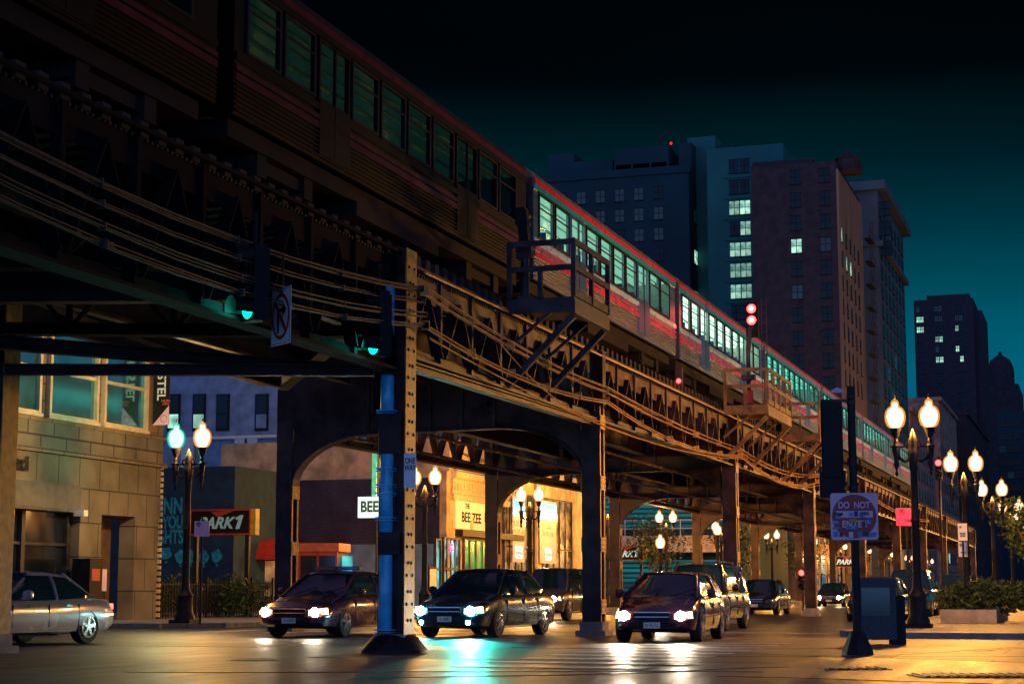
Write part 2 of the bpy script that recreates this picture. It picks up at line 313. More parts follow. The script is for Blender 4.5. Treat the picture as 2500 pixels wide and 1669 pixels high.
def grate(px, py, wx, wy, label, nm='street_grate'):
    p = atz(px, py); t = thing(nm, label, 'grate', (p.x, p.y, 0), R(18))
    B(-wx/2, wx/2, -wy/2, wy/2, .002, .01).build('plate', 'iron', t)
    n = int(wx/.12); b = MB()
    for i in range(n): x = -wx/2+.06+i*.12; b.bx(x, x+.05, -wy/2+.04, wy/2-.04, .012, .03)
    b.build('bars', 'plate', t)
grate(2085, 1632, .9, .7, 'small iron storm grate in the asphalt nearest the bottom right'); grate(2400, 1650, 1.7, .9, 'long slotted trench grate cut off by the right edge of the frame')
dm = MB()
rr2 = random.Random(11)
for (px, py, ln, an) in ((300, 1640, 9, 12), (1500, 1600, 12, 8), (1750, 1650, 8, -20), (2150, 1600, 6, 60), (900, 1655, 7, 25), (2380, 1590, 7, 75), (1250, 1580, 10, 3)):
    c = atz(px, py); p_ = Vector((c.x, c.y, .003)); a = R(an); pts = []
    for k_ in range(14): pts.append((p_.x, p_.y, .004)); a += rr2.uniform(-.25, .25); p_ = p_+Vector((math.cos(a), math.sin(a), 0))*ln/14
    for q_ in range(13): dm.bar(pts[q_], pts[q_+1], rr2.uniform(.04, .08), .004)
struct('tar_seam', dm, 'dark')
M['slab'] = brickmat('concrete_slab', (.17, .15, .13), (.21, .18, .155), (.03, .03, .03), 3.2, 2.6, .03, .5, .5)
_t = M['slab'].node_tree; _cb = [n for n in _t.nodes if n.type == 'COMBXYZ'][0]; _s = [n for n in _t.nodes if n.type == 'SEPXYZ'][0]; _t.links.new(_s.outputs['Y'], _cb.inputs['Y'])
ap = MB(); ap.prism([(-9.2, 40.3), (-7.6, 31.5), (-1, 27.5), (30, 22), (30, 40.3)], 'XY', .0006, .0045); struct('concrete_apron', ap, 'slab')
mk2 = MB(); mk2.bx(-12, -4.5, 26.2, 30.1, .001, .003); mk2.bx(-20, -15, 30.5, 32.8, .001, .003); struct('road_patch', mk2, 'patch')
for px, py, lb in ((620, 1610, 'round iron manhole cover in the road left of the corner column'), (1640, 1622, 'round iron manhole cover in the road in front of the small hatchback')):
    c = atz(px, py); mh = thing('manhole_cover', lb, 'manhole cover', (c.x, c.y, 0)); MB().lathe([(.36, .002), (.36, .008), (.3, .012), (.3, .009), (.1, .009)], n=24).build('lid', 'iron', mh); MB().lathe([(.42, .001), (.42, .006), (.365, .006), (.365, .001)], n=24).build('ring', 'kerb', mh)

# ------------------------------------------------------------------ elevated railway
NX, FX = -11.4, -20.1
v = thing('elevated_railway', 'rust-red riveted steel elevated railway viaduct carrying the train over the street', 'railway viaduct', (NX, 28.4, 0))
BY = [41.0, 57.7, 74.4, 91.1, 107.8, 124.5, 141.2, 157.9, 174.6]
def column(X, Y, top=5.2, a_col=False):
    h = .225; mb = MB(); fl_ = MB()
    mb.bx(X-h, X+h, Y-h, Y-h+.03, 0, top); mb.bx(X-h, X+h, Y+h-.03, Y+h, 0, top)
    for s in (-1, 1):
        xa, xb = (X+h-.025, X+h) if s > 0 else (X-h, X-h+.025)
        fl_.bx(xa, xb, Y-h+.031, Y-h+.10, 0, top); fl_.bx(xa, xb, Y+h-.10, Y+h-.031, 0, top)
    c = mb.build('column', 'steel', v, world=True)
    bt = fl_
    for s in (-1, 1):
        z = .5
        while z < top-.3:
            xx = X+s*(h+.011); bt.bx(xx-.012, xx+.009, Y-h+.01, Y+h-.01, z, z+.34)
            for q in range(3):
                for yy in (-.15, .15): bt.lathe([(.022, 0), (.018, .014*1), (.0, .02)], (xx+s*.008, Y+yy, z+.06+q*.11), 6, 'x')
            z += 1.45
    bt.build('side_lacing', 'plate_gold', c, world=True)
    fb = MB(); fb.bx(X-.36, X+.36, Y-.36, Y+.36, 0, .12); fb.bx(X-.28, X+.28, Y-.28, Y+.28, .121, .32); fb.build('footing', 'concrete', c, world=True)
    return c
cols = {}
for Y in BY:
    cols[(NX, Y)] = column(NX, Y, 5.4); column(FX, Y+1.5, 5.4)
def bent(Y):
    t = .14; zt = 6.7; zc = 5.0
    pts = [(NX+.3, zt), (NX+.3, 5.41)]
    pts += [(NX-.225, 5.41), (NX-.225, 3.7)]
    for i in range(1, 9): a = math.pi/2*i/8; pts.append((NX-.225-2.3*math.sin(a), 3.7+(zc-3.7)*(1-math.cos(a))**1 if False else 3.7+(zc-3.7)*math.sin(a)**.8 if False else 3.7+(zc-3.7)*math.sin(a)))
    # quarter ellipse: steep at the column, flat at mid span
    pts = [(NX+.3, zt), (NX+.3, 5.41), (NX-.225, 5.41)]
    for i in range(0, 10): a = math.pi/2*i/9; pts.append((NX-.226-2.4*(1-math.cos(a)), 3.7+(zc-3.7)*math.sin(a)))
    for i in range(9, -1, -1): a = math.pi/2*i/9; pts.append((FX+.226+2.4*(1-math.cos(a)), 3.7+(zc-3.7)*math.sin(a)))
    pts += [(FX+.226, 5.41), (FX-.3, 5.41), (FX-.3, zt)]
    mb = MB(); mb.prism(pts, 'XZ', Y-t, Y+t)
    skew = lambda m_: setattr(m_, 'v', [(x, y+1.5*(NX-x)/(NX-FX), z) for x, y, z in m_.v])
    skew(mb); g = mb.build('cross_girder', 'steel', v, world=True)
    # flange rim under the arch and angle stiffeners
    rim = MB(); prev = None
    for p in pts[3:-3]:
        if prev: rim.bar((prev[0], Y, prev[1]-.012), (p[0], Y, p[1]-.012), .42, .024, (0, 0, 1) if abs(p[1]-prev[1]) < abs(p[0]-prev[0]) else (1, 0, 0))
        prev = p
    x = NX-2.6
    while x > FX+2.5: rim.bx(x-.04, x+.04, Y-t-.05, Y-t-.002, zc+.01, zt-.03); x -= .9
    rim.bx(FX-.3, NX+.3, Y-.26, Y+.26, zt+.002, zt+.03)
    skew(rim); rim.build('flange', 'steel2', g, world=True)
for Y in BY: bent(Y)
def truss(p0, p1, zb, zt, rivets=True, nm='lattice_girder'):
    p0 = Vector((*p0, 0)); p1 = Vector((*p1, 0)); d = p1-p0; L = d.length; d.normalize(); nx = Vector((d.y, -d.x, 0))
    if nx.x < 0: nx = -nx
    P = lambda s, z, o=0: p0+d*s+nx*o+Vector((0, 0, z))
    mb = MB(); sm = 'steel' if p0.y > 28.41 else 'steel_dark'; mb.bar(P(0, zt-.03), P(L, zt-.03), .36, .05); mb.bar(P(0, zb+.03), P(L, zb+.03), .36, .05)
    mb.bar(P(0, zb+.14), P(L, zb+.14), .03, .17); n = max(2, round(L/1.75)); s = L/n
    for i in range(n+1): mb.bar(P(i*s, zb+.05), P(i*s, zt-.06), .16, .1, d)
    for i in range(n):
        a = P(i*s+s/2, zt-.35)
        for q in (i*s+.08, (i+1)*s-.08): mb.bar(P(q, zb+.2), a, .06, .12, nx); mb.bar(P(q, zb+.2, .1), a+nx*.1, .03, .1, nx)
        mb.bar(P(i*s+s/2-.16, zb+.14, .05), P(i*s+s/2+.16, zb+.14, .05), .02, .3) if False else None
    g = mb.build(nm, sm, v, world=True)
    w_ = MB(); w_.bar(P(.1, zt-.3, .02), P(L-.1, zt-.3, .02), .02, .47)
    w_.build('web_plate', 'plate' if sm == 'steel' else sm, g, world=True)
    if rivets:
        r = MB(); k = int(L/.13)
        for i in range(k): c = P(.1+i*.13, zt-.11, .045); r.bx(c.x-.012, c.x+.012, c.y-.028, c.y+.028, c.z-.025, c.z+.025)
        r.build('rivet_row', 'rivet', g, world=True)['kind'] = 'stuff'
AY = 28.4
ys = [AY]+BY
for i in range(len(ys)-1): truss((NX, ys[i]+.25), (NX, ys[i+1]-.25), 5.05, 6.72, i < 4)
for i in range(1, len(ys)-1):
    truss((FX, ys[i]+1.75), (FX, ys[i+1]+1.25), 5.05, 6.72, False)
    for X in (-14.2, -17.2):
        m_ = MB(); m_.bx(X-.03, X+.03, ys[i]+.2, ys[i+1]-.2, 5.5, 6.7); m_.bx(X-.16, X+.16, ys[i]+.2, ys[i+1]-.2, 5.46, 5.5); m_.build('stringer', 'steel', v, world=True)
# bent by the junction: near corner column, left-edge column
A = column(NX, AY, 6.9)
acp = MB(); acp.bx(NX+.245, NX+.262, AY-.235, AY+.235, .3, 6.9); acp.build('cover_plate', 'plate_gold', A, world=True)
rv = MB(); z = .55; kk = 0
while z < 6.7:
    d = .13 if kk % 2 else .07
    for s in (-1, 1): rv.lathe([(.032, 0), (.028, .012), (.012, .02)], (NX+.262, AY+s*d, z), 8, 'x')
    z += .21 if kk % 2 else .27; kk += 1
rv.build('rivet_row', 'rivet', A, world=True)
# pipe sections on the corner column's camera side, blue light put into their colour
for (y0, y1, bands) in ((690, 865, ()), (915, 1005, (1003,)), (1110, 1300, (1145, 1185, 1205, 1265)), (1355, 1535, (1535,))):
    z0 = (1440-y1)/144.5+H_CAM; z1 = (1440-y0)/144.5+H_CAM
    pm = MB(); pm.lathe([(.105, z0), (.115, z0+.02), (.115, z1-.02), (.105, z1)], (NX-.04, AY-.33, 0), 14)
    for b_ in bands: zz = (1440-b_)/144.5+H_CAM; pm.bx(NX-.19, NX+.11, AY-.46, AY-.235, zz-.012, zz+.012); pm.bx(NX-.19, NX+.11, AY-.45, AY-.24, zz-.05, zz-.035)
    pm.build('pipe', 'pipe', A, True, True)
for (y0, y1) in ((866, 914), (1006, 1109), (1301, 1354)): MB().bx(NX-.2, NX+.2, AY-.30, AY-.227, (1440-y1)/144.5+H_CAM, (1440-y0)/144.5+H_CAM).build('stay_plate', 'steel', A, world=True)
fg = MB(); fg.lathe([(.56, 0), (.56, .06), (.5, .14), (.42, .25), (.33, .3), (.3, .31)], (NX, AY, 0), 24); fg.build('cast_iron_guard', 'iron', A, True, True)
E = atd(-22, 1400, 30.5); E = Vector((E.x, E.y, 0))
Ecol = column(E.x, E.y, 6.9)
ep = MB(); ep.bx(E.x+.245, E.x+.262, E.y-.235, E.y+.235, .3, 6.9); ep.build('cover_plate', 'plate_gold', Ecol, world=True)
# junction structure: cross-street deck, its girders and braces, all above the camera's upper left
def beam(p, q, nm='beam', m='steel', a=.3, d=.45):
    mb = MB(); p = Vector(p); q = Vector(q); mb.bar(p, q, .03, d); up = Vector((0, 0, d/2)); mb.bar(p+up, q+up, a, .03); mb.bar(p-up, q-up, a, .03); return mb.build(nm, m, v, world=True)
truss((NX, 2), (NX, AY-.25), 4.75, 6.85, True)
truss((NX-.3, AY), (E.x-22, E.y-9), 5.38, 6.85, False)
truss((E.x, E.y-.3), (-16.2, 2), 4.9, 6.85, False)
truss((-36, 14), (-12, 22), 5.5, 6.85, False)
beam((NX-.3, AY-.3, 4.78), (E.x, E.y-.3, 4.78), a=.18, d=.16)
beam((NX-.2, AY+.2, 6.3), (-19.5, 40.8, 6.3)); beam((NX, AY, 4.95), (NX, 41, 5.0), a=.2, d=.12)
beam((E.x, E.y, 6.45), (FX, 41, 6.45)); beam((-30, 19, 5.6), (-12, 24, 5.6)); beam((-20, 20, 5.0), (-13, 30, 5.05), a=.25, d=.2)
for i in range(9):
    x = -13.5-i*1.9; beam((x, 12, 6.4), (x, 40 if x > -20.5 else 26-(-17.4-x)*.42, 6.4), 'stringer', a=.2, d=.7)
# track: ties, guard timbers, rails
for nm, X in (('near', -13.15), ('far', -17.3)):
    mb = MB(); y = 1.0
    while y < 176:
        mb.bx(X-1.35-(.35 if nm == 'near' else 0), X+1.35+(.5 if nm == 'near' else 0), y, y+.2, 6.74, 6.94); y += .46 if y < 90 else .7
    tr = mb.build('track', 'tie', v, world=True)
    r_ = MB()
    for s in (-.72, .72): r_.bx(X+s-.035, X+s+.035, 1, 176, 6.95, 7.1)
    r_.build('rail', 'rail', tr, world=True)
    gt = MB()
    for s in (-1.15, 1.15): gt.bx(X+s-.08, X+s+.08, 1, 176, 6.945, 7.05)
    gt.build('guard_timber', 'tie', tr, world=True)
dk = MB(); dk.prism([(NX, 4), (NX, AY), (E.x, E.y), (E.x-30, E.y-12.3), (E.x-30, 4)], 'XY', 6.86, 6.93); dk.build('deck', 'tie', v, world=True)
dk = B(-19, -11.6, 28.4, 41, 6.952, 6.985); dk.build('deck', 'tie', v, world=True)
pipe = MB(); pipe.tube([(NX+.28, 29, 6.6), (NX+.28, 120, 6.6)], .025); pipe.build('conduit', 'cable_gold', v, world=True)
for X, z in ((-13.2, 4.95), (-15.9, 4.9), (-18.2, 4.93)):
    pp = MB(); pp.tube([(X, 42, z), (X, 57, z-.03), (X, 74, z), (X, 120, z)], .045); pp.build('conduit', 'plate', v, world=True)

# signal platforms hung on the near girder
def platform(y0, y1, label, mat_, signal=None, xo=-9.75, rails_in=True):
    t = thing('signal_platform', label, 'platform', (NX+.4, (y0+y1)/2, 6.5), group='platforms along the viaduct')
    z = 6.85; xi = NX+.25; mb = MB()
    mb.bx(xi, xo, y0, y1, z-.06, z); mb.bx(xo-.03, xo+.03, y0-.02, y1+.02, z-.34, z-.061); mb.bx(xi, xo-.031, y0-.02, y0+.04, z-.3, z-.061); mb.build('floor', mat_, t, world=True)
    for y in (y0+.15, y1-.15): b = MB(); b.bar((xo-.05, y, z-.36), (NX+.2, y, z-1.75), .12, .12); b.bar((xo-.45, y, z-.2), (NX+.2, y, z-1.0), .06, .06); b.build('bracket', mat_, t, world=True)
    r = MB()
    ny = max(2, round((y1-y0)/1.1))
    for i in range(ny+1): y = y0+(y1-y0)*i/ny; r.bar((xo, y, z), (xo, y, z+1.12), .09, .09)
    for xx in (xi+.05, (xi+xo)/2): r.bar((xx, y0, z), (xx, y0, z+1.12 if xx < xi+.1 else z+.62), .09, .09)
    for zz in (z+.6, z+1.12): r.bar((xo+.01, y0-.05, zz), (xo+.01, y1+.05, zz), .06, .12); r.bar((xi, y0, zz), (xo, y0, zz), .06, .11)
    r.bar((xo, y0, z+.1), (xo, y1, z+.1), .05, .16)
    r.build('railing', mat_, t, world=True)
    return t
platform(33.7, 36.3, 'larger signal platform in blue-grey steel nearest the camera, with open square railings', 'steel2')
platform(55.6, 60.0, 'signal platform beyond the wide column, below the two red railway signal lights', 'plate_mid')
platform(66.5, 70.5, 'far signal platform partly hidden behind the dark traffic signal on the pole', 'plate')
# dark railway signal
s1 = thing('railway_signal', 'dark unlit railway signal head seen from behind on its mast at the nearest platform', 'railway signal', (-10.9, 34.1, 6.85))
mb = MB(); mb.tube([(0, 0, 0), (0, 0, 1.2)], .09, 10); mb.bx(-.13, .13, -.13, .13, 0, .1); mb.build('mast', 'steel2', s1)
mb = MB(); mb.bx(-.16, .16, -.1, .1, .9, 1.25); mb.build('relay_box', 'steel2', s1)
mb = MB(); mb.bar((0, 0, 1.25), (-.05, 0, 1.9), .2, .2); mb.bx(-.17, .03, -.12, .12, 1.6, 1.95); mb.build('signal_head', 'black', s1)
for z_ in (1.7, 1.86):
    h_ = MB(); h_.lathe([(.12, 0), (.13, .28), (.12, .28), (.11, .02)], (-.12, .12, z_), 12, 'y'); h_.build('visor', 'black', s1)
s2 = thing('railway_signal', 'railway signal showing two round red lights above the second platform', 'railway signal', (-10.6, 57.0, 6.85))
mb = MB(); mb.tube([(0, 0, 0), (0, 0, 2.0)], .07, 10); mb.bar((0, 0, 1.9), (.1, 0, 2.7), .14, .14); mb.bx(-.22, .22, -.12, .12, .95, 1.12); mb.build('mast', 'steel2', s2)
mb = MB(); mb.bx(-.05, .35, -.02, .16, 2.35, 3.5)
for z_ in (2.5, 2.9, 3.28): mb.lathe([(.17, 0), (.18, .02), (.17, .04)], (.14, -.06, z_), 14, 'y')
mb.build('signal_head', 'black', s2)
for z_ in (2.9, 3.28):
    l = MB(); l.lathe([(.15, 0), (.13, -.03), (.01, -.05)], (.14, -.062, z_), 14, 'y'); lo = l.build('red_light', 'red_lens', s2, True)
    l = MB(); l.lathe([(.07, -.055), (.05, -.07), (.01, -.075)], (.14, -.062, z_), 12, 'y'); l.build('bulb', 'red_core', lo, True)
mb = MB()
for z_ in range(9): mb.bar((.45, 0, 1.0+z_*.3), (.62, 0, 1.0+z_*.3), .02, .02)
for x in (.45, .62): mb.bar((x, 0, 0), (x, 0, 3.6), .02, .02)
mb.build('ladder', 'steel2', s2)
mb = B(-.16, .16, -.16, -.1, .15, .6); mb.build('notice', 'red', s2)
s3 = thing('signal_lamp', 'tiny round red light on a bracket under the train', 'signal light', (NX+.2, 49.4, 6.95))
l = MB(); l.lathe([(.07, 0), (.06, -.03), (.01, -.05)], (0, 0, 0), 10, 'y'); l.build('red_light', 'red_lens', s3); B(-.1, .1, .002, .12, -.12, .4).build('bracket', 'steel2', s3)

# cable bundles along the columns
def cable(pts, r, label, n=8, sub=10, off=.07, m='cable_gold'):
    r *= .95
    cr = []
    for i in range(len(pts)-1):
        a = Vector(pts[i]); b = Vector(pts[i+1]); sag = pts[i][3] if len(pts[i]) > 3 else 0
        a = Vector(pts[i][:3]); b = Vector(pts[i+1][:3])
        for k_ in range(sub): u = k_/sub; cr.append(a.lerp(b, u)-Vector((0, 0, 4*sag*u*(1-u))))
    cr.append(Vector(pts[-1][:3]))
    mb = MB()
    for j in range(n):
        o1, o2 = random.uniform(-off, off), random.uniform(-off, off)
        mb.tube([p+Vector((o1, 0, o2+random.uniform(-.012, .012))) for p in cr], r, 5)
    for p in cr[::2]: mb.bx(p.x-off-.01, p.x+off+.01, p.y-.008, p.y+.008, p.z-off-.01, p.z+off+.01) if n > 2 else None
    o = mb.build('cable_bundle', m); tag(o, label, 'cable', 'cables along the viaduct')
CX = NX+.42
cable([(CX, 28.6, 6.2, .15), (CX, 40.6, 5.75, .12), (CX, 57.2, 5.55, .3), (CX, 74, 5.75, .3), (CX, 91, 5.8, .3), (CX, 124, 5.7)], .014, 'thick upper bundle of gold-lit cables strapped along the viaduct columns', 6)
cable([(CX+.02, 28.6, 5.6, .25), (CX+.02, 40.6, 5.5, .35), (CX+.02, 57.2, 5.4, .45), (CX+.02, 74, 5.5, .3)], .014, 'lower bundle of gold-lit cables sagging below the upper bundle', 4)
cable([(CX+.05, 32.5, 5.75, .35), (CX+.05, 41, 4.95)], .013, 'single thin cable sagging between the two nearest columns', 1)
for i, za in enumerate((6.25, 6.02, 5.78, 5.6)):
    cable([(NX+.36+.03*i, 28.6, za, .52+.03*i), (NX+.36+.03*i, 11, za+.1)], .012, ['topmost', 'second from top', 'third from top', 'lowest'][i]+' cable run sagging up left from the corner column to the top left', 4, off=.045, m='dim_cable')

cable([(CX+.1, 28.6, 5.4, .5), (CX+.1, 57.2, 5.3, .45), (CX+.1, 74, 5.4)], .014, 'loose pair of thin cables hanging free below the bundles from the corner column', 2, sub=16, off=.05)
# hanging traffic signals and no-right-turn sign at the corner
def tsignal(t, lit=None, n=3, m='black'):
    mb = MB(); h = .36*n
    mb.prism([(-.17, -h/2), (.17, -h/2), (.17, h/2), (-.17, h/2)], 'XZ', 0, .2)
    mb.bx(-.14, .14, .201, .26, -h/2+.05, h/2-.05); hs = mb.build('housing', m, t)
    for i in range(n):
        z = h/2-.18-i*.36
        vs = []; fs = []; k_ = 14
        for j in range(k_+1):
            a = math.pi*(-.15)+(math.pi*1.3)*j/k_
            for (y, sh) in ((0, 0), (-.28, 0)): vs.append((.155*math.cos(a), y, z+.155*math.sin(a)))
        vs2 = [(x*1.06, y, z+(zz-z)*1.06) for x, y, zz in vs]; q = len(vs)
        for j in range(k_): a = 2*j; fs += [(a, a+1, a+3, a+2), (q+a, q+a+2, q+a+3, q+a+1), (a+1, q+a+1, q+a+3, a+3)]
        MB().add(vs+vs2, fs).build('visor', m, hs, True)
        l = MB(); l.lathe([(.15, -.002), (.11, -.03), (.01, -.05)], (0, 0, z), 16, 'y')
        l.build('lens', {0: 'red_lens', 2: 'green_lens'}[lit] if lit == i else 'shop_glass', hs, True)
    return hs
def hung(px, py, zc, label):
    c = atd(px, py, zc); t = thing('traffic_signal', label, 'traffic signal', (c.x, c.y, c.z+.36), R(-33), 'traffic signals hung under the viaduct')
    tsignal(t, 2)
    mb = MB(); mb.tube([(0, .1, .54), (0, .1, 1.0)], .03); mb.build('hanger', 'iron', t)
    la = bpy.data.lights.new('green_light', 'SPOT'); la.energy = 22; la.color = (.05, 1, .7); la.spot_size = R(130); la.spot_blend = .6; la.shadow_soft_size = .14
    lo = bpy.data.objects.new('green_light', la); COL.objects.link(lo); lo.parent = t; lo.location = (0, -.08, -.36); lo.rotation_euler = (R(90-12), 0, R(180)) 
    return t
hung(605, 752, 24.4, 'traffic signal showing green left of the no right turn sign, hung under the viaduct')
hung(912, 843, 28.8, 'traffic signal showing green beside the riveted corner column')
c = atd(686, 772, 25.2); t = thing('no_turn_sign', 'rectangular no right turn sign with red circle hung under the viaduct', 'road sign', c, R(-38))
B(-.31, .31, -.004, .004, -.41, .41).build('panel', 'sign_white', t)
mb = MB()
for i in range(32):
    a, b_ = 2*math.pi*i/32, 2*math.pi*(i+1)/32
    mb.add([(r*math.cos(q)*.93, -.007, r*math.sin(q)*1.12) for q in (a, b_) for r in (.25, .3)], [(0, 1, 3, 2)])
mb.bar((-.17, -.009, .22), (.17, -.009, -.22), .01, .055, (1, 0, 0)) ; mb.build('prohibition_ring', 'sign_red', t)
mb = MB(); mb.bx(-.11, -.05, -.006, -.0045, -.24, .06); mb.bx(-.11, .06, -.0062, -.0047, .06, .12); mb.prism([(.05, -.02), (.18, .09), (.05, .2)], 'XZ', -.0065, -.0048); mb.build('arrow', 'black', t)
mb = MB()
for (a, b_, c_, d_) in ((-.3, .3, .385, .395), (-.3, .3, -.395, -.385), (-.3, -.29, -.385, .385), (.29, .3, -.385, .385)): mb.bx(a, b_, -.0062, -.0046, c_, d_)
mb.build('border', 'black', t); MB().tube([(0, .02, -.35), (0, .02, .9)], .02).build('hanger', 'iron', t)

# ------------------------------------------------------------------ train
def train_car(y0, wm, label, L=14.3):
    sv = 'silver_dark' if y0 < 30 else 'silver'; dk_ = lambda m: m if y0 > 30 else 'shaded_red' if 'red' in m or 'pink' in m else sv  # near cars take the darker copies, shade put into colour
    t = thing('train_car', label, 'train car', (-13.15, y0, 7.1), group='cars of the train on the viaduct')
    W = 1.42; zb = .82; zt = 3.12; plan = 'wwdwwwwdww'; wd = 1.17; dd = 1.25; lit = y0 > 30
    ops = []; y = .5
    for q in plan: ww = wd if q == 'w' else dd; ops.append((q, y, y+ww)); y += ww+.12
    mb = MB()
    for sx in (1, -1):
        xa, xb = sorted((sx*W, sx*(W-.06)))
        mb.bx(xa, xb, .12, L-.12, zb, 1.84); mb.bx(xa, xb, .12, L-.12, 2.84, zt)
        yp = .12
        for q, a, b_ in ops: mb.bx(xa, xb, yp, a+.05, 1.8401, 2.8399); yp = b_-.05
        mb.bx(xa, xb, yp, L-.12, 1.8401, 2.8399)
    mb.bx(-W+.061, W-.061, .12, .18, zb, zt); mb.bx(-W+.061, W-.061, L-.18, L-.12, zb, zt)
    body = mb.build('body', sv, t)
    rb = MB()
    for i in range(9): z = zb+.06+i*.075; rb.bx(W+.002, W+.034, .15, L-.15, z, z+.035)
    rb.build('fluting', sv, body)
    for nm, z0, z1, m in (('upper_stripe', 2.99, 3.11, 'red_stripe'), ('teal_band', 2.87, 2.985, 'teal_stripe'), ('belt_stripe', 1.64, 1.76, 'white_stripe'), ('waist_stripe', 1.5, 1.57, 'pink_stripe'), ('lower_stripe', 1.34, 1.45, 'red_stripe')):  # stripes added, streaked light of the moving train put into paint
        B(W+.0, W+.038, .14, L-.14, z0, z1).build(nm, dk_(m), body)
    it = MB(); it.bx(-W+.08, W-.08, .2, L-.2, 1.1, 1.16); it.bx(-W+.08, W-.08, .2, L-.2, 3.02, 3.08)
    for a, b_, z0, z1 in ((.2, L-.2, 1.16, 1.9), (.2, L-.2, 2.75, 3.02)): it.bx(-W+.062, -W+.08, a, b_, z0, z1)
    yp = .2
    for q, a, b_ in ops: it.bx(-W+.062, -W+.08, yp, a+.12, 1.9, 2.75); yp = b_-.12
    it.bx(-W+.062, -W+.08, yp, L-.2, 1.9, 2.75); inn = it.build('interior', 'interior', t)
    cv = MB(); cv.add([(-W+.09, .25, 2.72), (-W+.09, L-.25, 2.72), (-W+.42, L-.25, 3.01), (-W+.42, .25, 3.01)], [(0, 1, 2, 3)]); cv.build('advert_panel', 'advert', inn)
    for xa, xb in ((.98, 1.14), (.58, .86), (.2, .46), (-.32, .02), (-.9, -.6)): B(xa, xb, .3, L-.3, 2.975, 3.015).build('ceiling_light', wm, t)
    if lit:
        for k_ in range(9):
            y = 1.0+k_*1.45
            for xs_ in (-1.32, .42):
                st = MB(); st.bx(xs_, xs_+.88, y, y+.42, 1.35, 1.5); st.bx(xs_, xs_+.88, y+.4, y+.48, 1.5, 2.12); st.build('seat', 'seat_blue', inn)
            if k_ % 2 == 0: MB().tube([(.36, y, 1.16), (.36, y, 3.01)], .02, 6).build('grab_pole', 'chrome', inn)
        for sx in (-.45, .45): MB().tube([(sx, .4, 2.75), (sx, L-.4, 2.75)], .018, 6).build('grab_rail', 'chrome', inn)
    rf = MB(); pts = [(W-.001, zt+.002)]+[(W*math.cos(a)*.995, zt+.05+.42*math.sin(a)) for a in [math.pi*i/12 for i in range(13)]]+[(-W+.001, zt+.002)]
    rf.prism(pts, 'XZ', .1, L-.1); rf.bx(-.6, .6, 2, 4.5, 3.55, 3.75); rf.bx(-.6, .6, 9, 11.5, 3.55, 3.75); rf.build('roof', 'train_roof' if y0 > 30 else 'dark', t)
    for q, y, ye in ops:
        fr = MB(); fr.bx(W+.001, W+.025, y, y+.06, 1.82, 2.86); fr.bx(W+.001, W+.025, ye-.06, ye, 1.82, 2.86); fr.bx(W+.001, W+.025, y+.06, ye-.06, 1.82, 1.87); fr.bx(W+.001, W+.025, y+.06, ye-.06, 2.81, 2.86)
        if q == 'w': fr.bx(W+.001, W+.022, y+.06, ye-.06, 2.5, 2.53); f_ = fr.build('window', 'black', t)
        else:
            fr.bx(W+.001, W+.03, (y+ye)/2-.04, (y+ye)/2+.04, 1.87, 2.81); f_ = fr.build('door', sv, t)
            B(W+.001, W+.042, y, ye, zb+.1, 1.819).build('door_panel', sv, f_); B(W+.035, W+.047, (y+ye)/2-.012, (y+ye)/2+.012, zb+.12, 2.84).build('seam', 'black', f_)
        B(W-.04, W-.03, y+.05, ye-.05, 1.85, 2.83).build('pane', 'train_pane', f_)
    u = MB(); u.bx(-1.25, 1.25, .3, L-.3, .55, zb-.002); u.bx(-1.3, 1.3, 5, 9, .3, .55); u.build('underframe', 'dark', t)
    for yc in (2.4, L-2.4):
        b = MB(); b.bx(-1.15, 1.15, yc-1.1, yc+1.1, .3, .5)
        for yy in (-.85, .85):
            for s in (-.78, .78): b.lathe([(.36, -.06), (.38, -.05), (.36, .06)], (s, yc+yy, .375), 18, 'x')
            b.bx(.9, 1.2, yc+yy-.16, yc+yy+.16, .2, .55)
        b.build('bogie', 'dark', t)
    B(-.5, .5, -.1, .12, .6, 2.9).build('gangway', 'black', t)
    return t
M['interior'] = mat('pale_interior', (.5, .62, .55), .5, 0, .08, 3)
M['seat_blue'] = mat('seat_blue', (.03, .12, .3), .6, 0, .3, 8)
M['advert'] = mat('advert_cards', (.55, .2, .15), .5, 0, .3, 1.3, col2=(.1, .5, .6), stretch=(1, 2, 1))
tg = bpy.data.materials.new('train_pane'); tg.use_nodes = True; _t = tg.node_tree; _t.nodes.clear(); _o = _t.nodes.new('ShaderNodeOutputMaterial'); _a = _t.nodes.new('ShaderNodeBsdfTransparent'); _g = _t.nodes.new('ShaderNodeBsdfGlossy'); _m = _t.nodes.new('ShaderNodeMixShader'); _f = _t.nodes.new('ShaderNodeFresnel'); _f.inputs[0].default_value = 1.35
_a.inputs[0].default_value = (.75, .95, .9, 1); _g.inputs['Roughness'].default_value = .05; _m.inputs[0].default_value = .1; _t.links.new(_a.outputs[0], _m.inputs[1]); _t.links.new(_g.outputs[0], _m.inputs[2]); _t.links.new(_m.outputs[0], _o.inputs[0]); M['train_pane'] = tg
for nm, c, st in (('train_faded', (.4, 1, .8), .004), ('train_dim', (.3, 1, .75), .014), ('train_mid', (.62, 1, .78), .75), ('train_lit', (.85, 1, .8), 2.6), ('train_teal', (.12, .95, .75), 1.3)): M[nm] = emis(nm, c, st, s2=.9)  # near cars' lamps turned down to stand in for the upper-left fade
